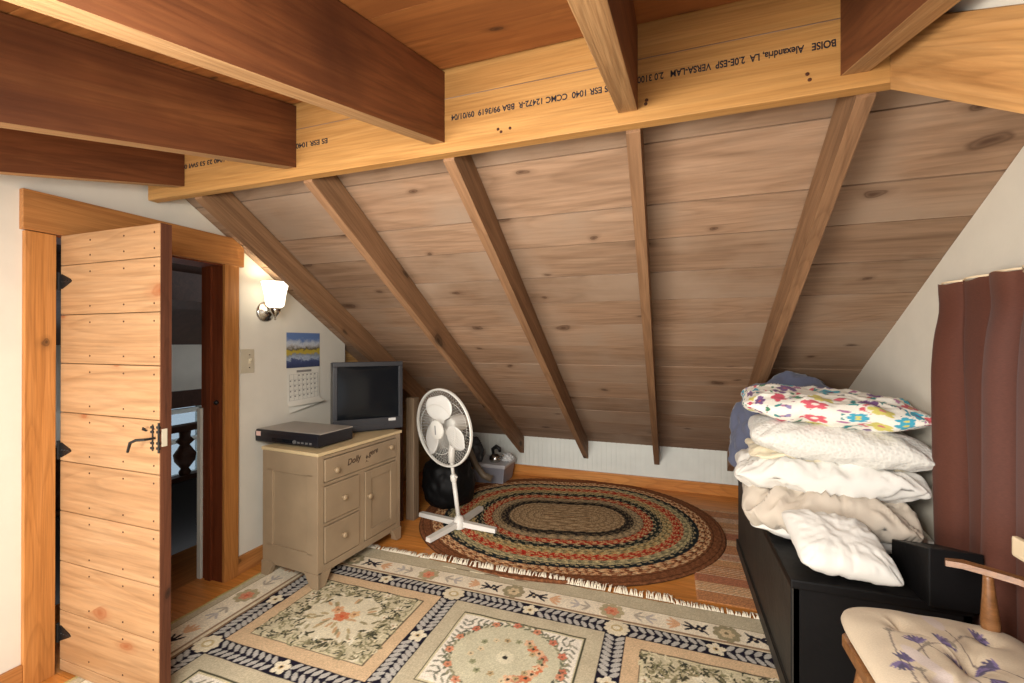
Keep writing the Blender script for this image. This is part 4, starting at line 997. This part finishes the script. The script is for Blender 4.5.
mb = MB(); wx0, wx1 = .742, .872
mb.prism([(wx0, 1.69, CZ), (wx0, 1.69, .628), (wx0, 1.93, .556), (wx0, 1.93, CZ)], (wx1 - wx0, 0, 0), bev=.004)
tag(mb.build('slope_top_box', M_chest, loc=(.81, 1.9, CZ)), 'black slope-topped box on the chest against the curtain', 'box')

# ------------------------------------------------------------------ pillows
from mathutils import noise as mnoise
def pillow_fn(c4, T, seed, wr=.012, pinch=.10, sag=0.0, p=3.2, wfreq=9.0, rnd_=7.0):
    FL, FRc, BR, BL = [Vector(q) for q in c4]
    nrm = (FRc - FL).cross(BL - FL).normalized()
    def fn(u, v, top):
        a, c = -math.cos(PI * u), -math.cos(PI * v)
        h = (max(0, 1 - abs(a) ** p) * max(0, 1 - abs(c) ** p)) ** .5
        m_ = max(abs(a), abs(c)); rr_ = (abs(a) ** rnd_ + abs(c) ** rnd_) ** (1 / rnd_); k_ = m_ / rr_ if rr_ > 1e-6 else 1; a, c = a * k_, c * k_
        # edges bow inward between corners
        uu = .5 + .5 * a * (1 - pinch * (1 - c * c) * abs(a) ** 3); vv = .5 + .5 * c * (1 - pinch * (1 - a * a) * abs(c) ** 3)
        P0 = FL.lerp(FRc, uu).lerp(BL.lerp(BR, uu), vv)
        rad = math.hypot(a, c); an = math.atan2(c, a)
        wv = mnoise.noise(Vector((an * wfreq / 3, rad * 1.2, seed))) * rad + .8 * mnoise.noise(Vector((a * 3.2 + seed, c * 3.2, seed * 1.7))) + .35 * mnoise.noise(Vector((a * 8 + seed, c * 9, seed))) + .9 * (1 - abs(mnoise.noise(Vector((an * wfreq / 2, rad * 1.5, seed + 3))))) ** 4 * rad
        d = (T / 2 * h) * (1 if top else -1) + wr * wv * (h ** .5) + (.25 * wr * wv if True else 0)
        return P0 + nrm * d - Vector((0, 0, sag * a * a))
    return fn
def pillow(name, c4, T, mat, label, cat='pillow', group='pillows on the chest', nu=64, nv=48, painter=None, **kw):
    fn = pillow_fn(c4, T, kw.pop('seed', 1.0), **kw)
    V, F, C = [], [], []
    for side in (True, False):
        base = len(V)
        for i in range(nu + 1):
            for j in range(nv + 1): V.append(fn(i / nu, j / nv, side))
        for i in range(nu):
            for j in range(nv):
                a = base + i * (nv + 1) + j; q = (a, a + nv + 1, a + nv + 2, a + 1); F.append(q if side else q[::-1])
    ctr = sum(V, Vector()) / len(V); ctr.z = min(q.z for q in V)
    if painter is not None:
        top = painter(nu + 1, nv + 1); cols = np.concatenate([top.reshape(-1, 3), top.reshape(-1, 3)])
        o = dye_mesh(name, [tuple(q - ctr) for q in V], F, cols, mat)
        bm = bmesh.new(); bm.from_mesh(o.data); bmesh.ops.remove_doubles(bm, verts=bm.verts, dist=1e-5); bm.to_mesh(o.data); bm.free()
        o.location = ctr
    else:
        mb = MB(); vs = [mb.bm.verts.new(q) for q in V]
        for f in F: mb.face([vs[k] for k in f])
        o = mb.build(name, mat, smooth=True, loc=ctr)
    if label: tag(o, label, cat, group)
    return o
def quad(xl, yl, zl, xr, yr, zr, wdt, rise=0.0, ang_=None):
    """front edge from left to right; the pillow runs wdt back from it"""
    d = Vector((xr - xl, yr - yl, 0)).normalized(); n_ = Vector((-d.y, d.x, 0))
    a, c = Vector((xl, yl, zl)), Vector((xr, yr, zr)); b_ = n_ * wdt + Vector((0, 0, rise))
    return [a, c, c + b_, a + b_]
def floral(nx, ny):
    d = Dye(np.linspace(0, .66, nx), np.linspace(0, .42, ny), (232, 228, 216)); r_ = random.Random(12)
    PUR, TEAL, PINK, YEL, BLU, GRN = (120, 88, 132), (58, 130, 130), (206, 96, 108), (206, 196, 108), (72, 160, 184), (70, 120, 92)
    for k in range(150):
        d.leaf(r_.random() * .66, r_.random() * .42, .030, .015, r_.random() * 6.28, r_.choice([TEAL, PINK, GRN, (170, 120, 150), (140, 130, 170), TEAL]))
    for k in range(90): d.ell(r_.random() * .66, r_.random() * .42, .004, .004, 0, r_.choice([(60, 60, 70), (150, 90, 110)]))
    for k in range(34):
        fx, fy, q = (k * .391 + .05) % .64 + .01, (k * .263 + .04) % .40, .022 + .008 * r_.random(); d.ell(fx, fy, q * 1.25, q * 1.25, 0, (232, 228, 216))
        d.flower(fx, fy, q, r_.choice([PUR, PINK, YEL, BLU, PUR, (196, 84, 100)]), r_.choice([YEL, PINK, (120, 60, 90)]), 5, r_.random() * 3, .5)
    for fx, fy, cl, ct in ((.125, .06, PUR, (206, 96, 108)), (.29, .05, PINK, (232, 220, 210)), (.43, .055, YEL, (196, 120, 120)), (.54, .06, BLU, (130, 110, 180)), (.61, .05, (206, 100, 104), PINK)):
        d.ell(fx, fy, .036, .036, 0, (232, 228, 216)); d.flower(fx, fy, .030, cl, ct, 5, .4, .52)
    return d.c
# bottom to top
pillow('folded_white_pillow', quad(.30, 2.03, .49, .93, 1.94, .50, .40), .085, M_pw, 'flat white pillow at the very bottom of the stack, under the beige one', seed=2.2, wr=.01, pinch=.05)
pillow('beige_pillow', quad(.265, 1.995, .568, .855, 1.91, .572, .44), .175, M_pb, 'rumpled beige pillow second from the bottom of the stack', seed=5.1, wr=.030, pinch=.05, wfreq=14)
pillow('wrinkled_white_pillow', quad(.235, 2.04, .69, .90, 1.95, .715, .42), .155, M_pw, 'wrinkled plain white pillow resting on the beige pillow', seed=9.4, wr=.026, pinch=.09, wfreq=16)
pillow('cream_pillow', quad(.30, 2.09, .775, .87, 2.04, .77, .34), .06, M_pc, 'thin cream pillow peeking out left between two white pillows', seed=3.3, wr=.012)
pillow('dimpled_white_pillow', quad(.305, 2.035, .865, .925, 1.96, .815, .42), .165, M_tex, 'plump white pillow with a dimpled cover under the floral pillow', seed=7.7, wr=.012, pinch=.04)
pillow('floral_pillow', quad(.275, 2.06, .985, .925, 1.985, .95, .40, .02), .125, M_flower, 'white pillow printed with bright flowers on top of the stack', seed=4.4, wr=.012, pinch=.06, painter=floral, nu=160, nv=110)
pillow('small_white_pillow', [Vector((.425, 1.735, .50)), Vector((.715, 1.735, .475)), Vector((.66, 1.93, .60)), Vector((.40, 1.97, .60))], .115, M_pw, 'small white pillow lying in front of the stack at the chest end', seed=6.6, wr=.007, pinch=.03, wfreq=14, rnd_=9.0)
# quilt folded behind the pillows
mb = MB()
def quilt(u, v, side):
    a = u; y = 2.42 + .36 * v; ht = .86 + .10 * math.sin(u * 9 + 1.2) * .5 + .05 * mnoise.noise(Vector((u * 5, v * 4, 2)))
    return (0, 0, 0)
qb = blob('blue_quilt', (.61, 2.56, .755), (.30, .15, .315), M_quilt, 2.7, amp=.20, fr=1.8)
tag(qb, 'slate blue quilt bundled behind the pillow stack', 'quilt')

# ------------------------------------------------------------------ curtain on its rod
cu = empty('curtain', (.92, 1.4, 0)); tag(cu, 'maroon pleated curtain hanging on the right wall', 'curtain')
ytop0, ytop1 = 2.045, .62
def curt(u, v):
    # u along the wall, v from top (0) to bottom (1)
    z = 1.458 - 1.36 * v + .004 * math.sin(u * 90); y = ytop0 + (ytop1 - ytop0) * u
    k = u * 11 * 2 * PI
    pin = math.exp(-((v - .07) / .05) ** 2)
    DEP = (1.0, .5, 1.15, .75, 1.1, .9, 1.0, .7, 1.1, .85, 1.0, .9)[min(11, int(u * 11))]
    amp = .018 + .020 * min(1, v * 4) - .005 * pin
    x = .948 - DEP * (.030 + .030 * min(1, .3 + v * 3) - .012 * pin) * abs(math.sin(k / 2 + .35 * math.sin(v * 3 + u * 20))) ** .7 + .004 * mnoise.noise(Vector((u * 14, v * 3, 1)))
    y += .010 * math.sin(k) + (.03 * v * (1 - u * 1.2) * -1)
    return (min(x, .952), y, z)
mb = MB(); mb.grid(curt, 330, 40); o = mb.build('cloth', M_curt, smooth=True); localize(o, cu)
o = MB().tube([(.944, 2.0, 1.452), (.944, .6, 1.452)], .006, 10).build('rod', M_cream, smooth=True); localize(o, cu)
mb = MB(); mb.grid(lambda u, v: (.943 - .03 * abs(math.sin(u * 11 * PI)) ** .7, ytop0 + (ytop1 - ytop0) * u, 1.458 + .006 * v), 120, 1); o = mb.build('heading_tape', M_cream); localize(o, cu)

# ------------------------------------------------------------------ armchair with a tufted cushion
SH = .40
chr_ = empty('armchair', (.66, 1.38, 0)); tag(chr_, 'wooden armchair with turned arm posts in front of the curtain', 'armchair')
def cpart(mb, name, mat=None, smooth=True, angle=None): return localize(mb.build(name, mat or M_chair, smooth=smooth, angle=angle), chr_)
sx0, sx1, sy0, sy1 = .475, .872, 1.15, 1.575
mb = MB(); mb.prism([(sx0, sy0 + .03, SH - .035), (sx0, sy1 - .03, SH - .035), (sx0 + .03, sy1, SH - .035), (sx1 - .03, sy1 - .03, SH - .035), (sx1, sy1 - .06, SH - .035), (sx1, sy0 + .06, SH - .035), (sx1 - .03, sy0 + .03, SH - .035), (sx0 + .03, sy0, SH - .035)], (0, 0, .035), bev=.006); cpart(mb, 'seat', smooth=False)
for lx, ly, ox, oy in ((sx0 + .05, sy0 + .06, -.03, -.02), (sx0 + .05, sy1 - .06, -.03, .02), (sx1 - .06, sy0 + .08, .02, -.02), (sx1 - .06, sy1 - .09, .02, .02)):
    mb = MB(); a, c = Vector((lx, ly, SH - .03)), Vector((lx + ox, ly + oy, .009)); mb.tube([a.lerp(c, t) for t in (0, .1, .3, .5, .6, .9, 1)], [.014, .017, .021, .016, .019, .013, .012], 14); cpart(mb, 'leg')
for (ya, yb) in ((1.555, 1.50), (1.17, 1.225)):
    mb = MB(); sg = 1 if ya > 1.4 else -1
    path = [(.728, ya + sg * .02, .636), (.76, ya + sg * .008, .641), (.80, ya - sg * .015, .640), (.85, ya - sg * .045, .638), (.872, ya - sg * .07, .636)]
    pp = [Vector(q) for q in path]
    # flat arm: sweep a wide low section
    secs = []
    for i_, q in enumerate(pp):
        t = (pp[min(i_ + 1, 4)] - pp[max(i_ - 1, 0)]).normalized(); n_ = Vector((-t.y, t.x, 0)).normalized(); w_ = [.013, .019, .018, .017, .016][i_]
        secs.append([mb.bm.verts.new(q + n_ * w_ * a + Vector((0, 0, c * .009))) for a, c in ((-1, -.6), (-.8, 1), (.8, 1), (1, -.6), (0, -1.1))])
    for s0_, s1_ in zip(secs, secs[1:]):
        for k in range(5): mb.face([s0_[k], s0_[(k + 1) % 5], s1_[(k + 1) % 5], s1_[k]])
    mb.face(secs[0]); mb.face(secs[-1][::-1]); cpart(mb, 'arm', smooth=True, angle=50)
    mb = MB(); a, c = Vector((.812, ya - sg * .012, SH)), Vector((.802, ya - sg * .015, .632)); mb.tube([a.lerp(c, t) for t in (0, .06, .1, .16, .45, .8, .95, 1)], [.014, .017, .019, .015, .020, .013, .011, .010], 16); cpart(mb, 'arm_post')
for k in range(5):
    yb = 1.21 + k * .07; mb = MB(); mb.tube([(.852, yb, SH), (.865, yb, .52), (.874, yb, .69)], [.009, .011, .008], 10); cpart(mb, 'spindle')
mb = MB(); mb.box(.865, 1.18, .68, .883, 1.572, .735, bev=.008); cpart(mb, 'crest_rail', mat=M_cream, smooth=False)
# lavender print cushion, tufted
def lavender(nx, ny):
    d = Dye(np.linspace(0, .45, nx), np.linspace(0, .45, ny), (204, 188, 164)); r_ = random.Random(4)
    for k in range(16):
        px, py, a = r_.uniform(.03, .4), r_.uniform(.03, .42), r_.uniform(2.4, 3.8) if k % 2 else r_.uniform(-.8, .6)
        if k < 5: px, py, a = [(.10, .06, 1.6), (.20, .10, .9), (.12, .25, 1.5), (.28, .22, .9), (.06, .17, 1.7)][k]
        ex, ey = px + .11 * math.cos(a), py + .11 * math.sin(a)
        d.line([(px, py), ((px + ex) / 2 + .01, (py + ey) / 2), (ex, ey)], .0016, (120, 108, 104))
        for t in range(7):
            q = a + (t - 3) * .28; d.leaf(ex, ey, .035, .007, q, r_.choice([(96, 84, 120), (120, 106, 146), (84, 78, 104)]))
        for t in range(4): d.leaf(px, py, .016, .005, a + PI + (t - 1.5) * .6, (140, 130, 116))
    for k in range(7): d.ell(r_.random() * .45, r_.random() * .45, .05, .018, r_.random() * 3, (204, 190, 182))
    return d.c
cush = pillow('seat_cushion', [Vector((.468, 1.13, .445)), Vector((.478, 1.60, .445)), Vector((.89, 1.585, .44)), Vector((.89, 1.15, .44))][::1], .10, M_lav, 'lavender print tufted cushion on the armchair seat', 'cushion', None, seed=11.0, wr=.014, pinch=.02, painter=lavender, nu=150, nv=150, p=4.0) if False else None
def cfn(u, v, top):
    a, c = 2 * u - 1, 2 * v - 1
    P0 = Vector((.462 + .43 * v, 1.12 + .485 * u, .447))
    # rounded square outline
    rr_ = (abs(a) ** 5 + abs(c) ** 5) ** .2; m_ = max(abs(a), abs(c)); k = (m_ / rr_) if rr_ > 1e-6 else 1
    ctr = Vector((.677, 1.3625, .447)); P0 = ctr + (P0 - ctr) * k
    h = (max(0, 1 - m_ ** 3.2)) ** .5
    tuft = sum(math.exp(-(((u - tu) ** 2 + (v - tv_) ** 2) / .006)) for tu, tv_ in ((.5, .5),)) + sum(.8 * math.exp(-(((u - tu) ** 2 + (v - tv_) ** 2) / .004)) for tu, tv_ in ((.25, .27), (.25, .73), (.75, .27), (.75, .73)))
    crease = .35 * math.exp(-((c - a * .6) / .10) ** 2) * (1 - m_) 
    d = .052 * h * (1 - .62 * tuft - crease) + .006 * mnoise.noise(Vector((a * 3, c * 3, 5))) * h
    return P0 + Vector((0, 0, d if top else -.042 * h))
V, F = [], []; nu = nv = 150
for side in (True, False):
    base = len(V)
    for i in range(nu + 1):
        for j in range(nv + 1): V.append(cfn(i / nu, j / nv, side))
    for i in range(nu):
        for j in range(nv):
            a = base + i * (nv + 1) + j; q = (a, a + nv + 1, a + nv + 2, a + 1); F.append(q[::-1] if side else q)
tp = lavender(nu + 1, nv + 1).reshape(-1, 3); o = dye_mesh('seat_cushion', [tuple(q - Vector((.677, 1.36, .405))) for q in V], F, np.concatenate([tp, tp]), M_lav)
bm = bmesh.new(); bm.from_mesh(o.data); bmesh.ops.remove_doubles(bm, verts=bm.verts, dist=1e-5); bmesh.ops.recalc_face_normals(bm, faces=bm.faces); bm.to_mesh(o.data); bm.free()
o.location = (.677, 1.36, .405); tag(o, 'lavender print tufted cushion on the armchair seat', 'cushion')
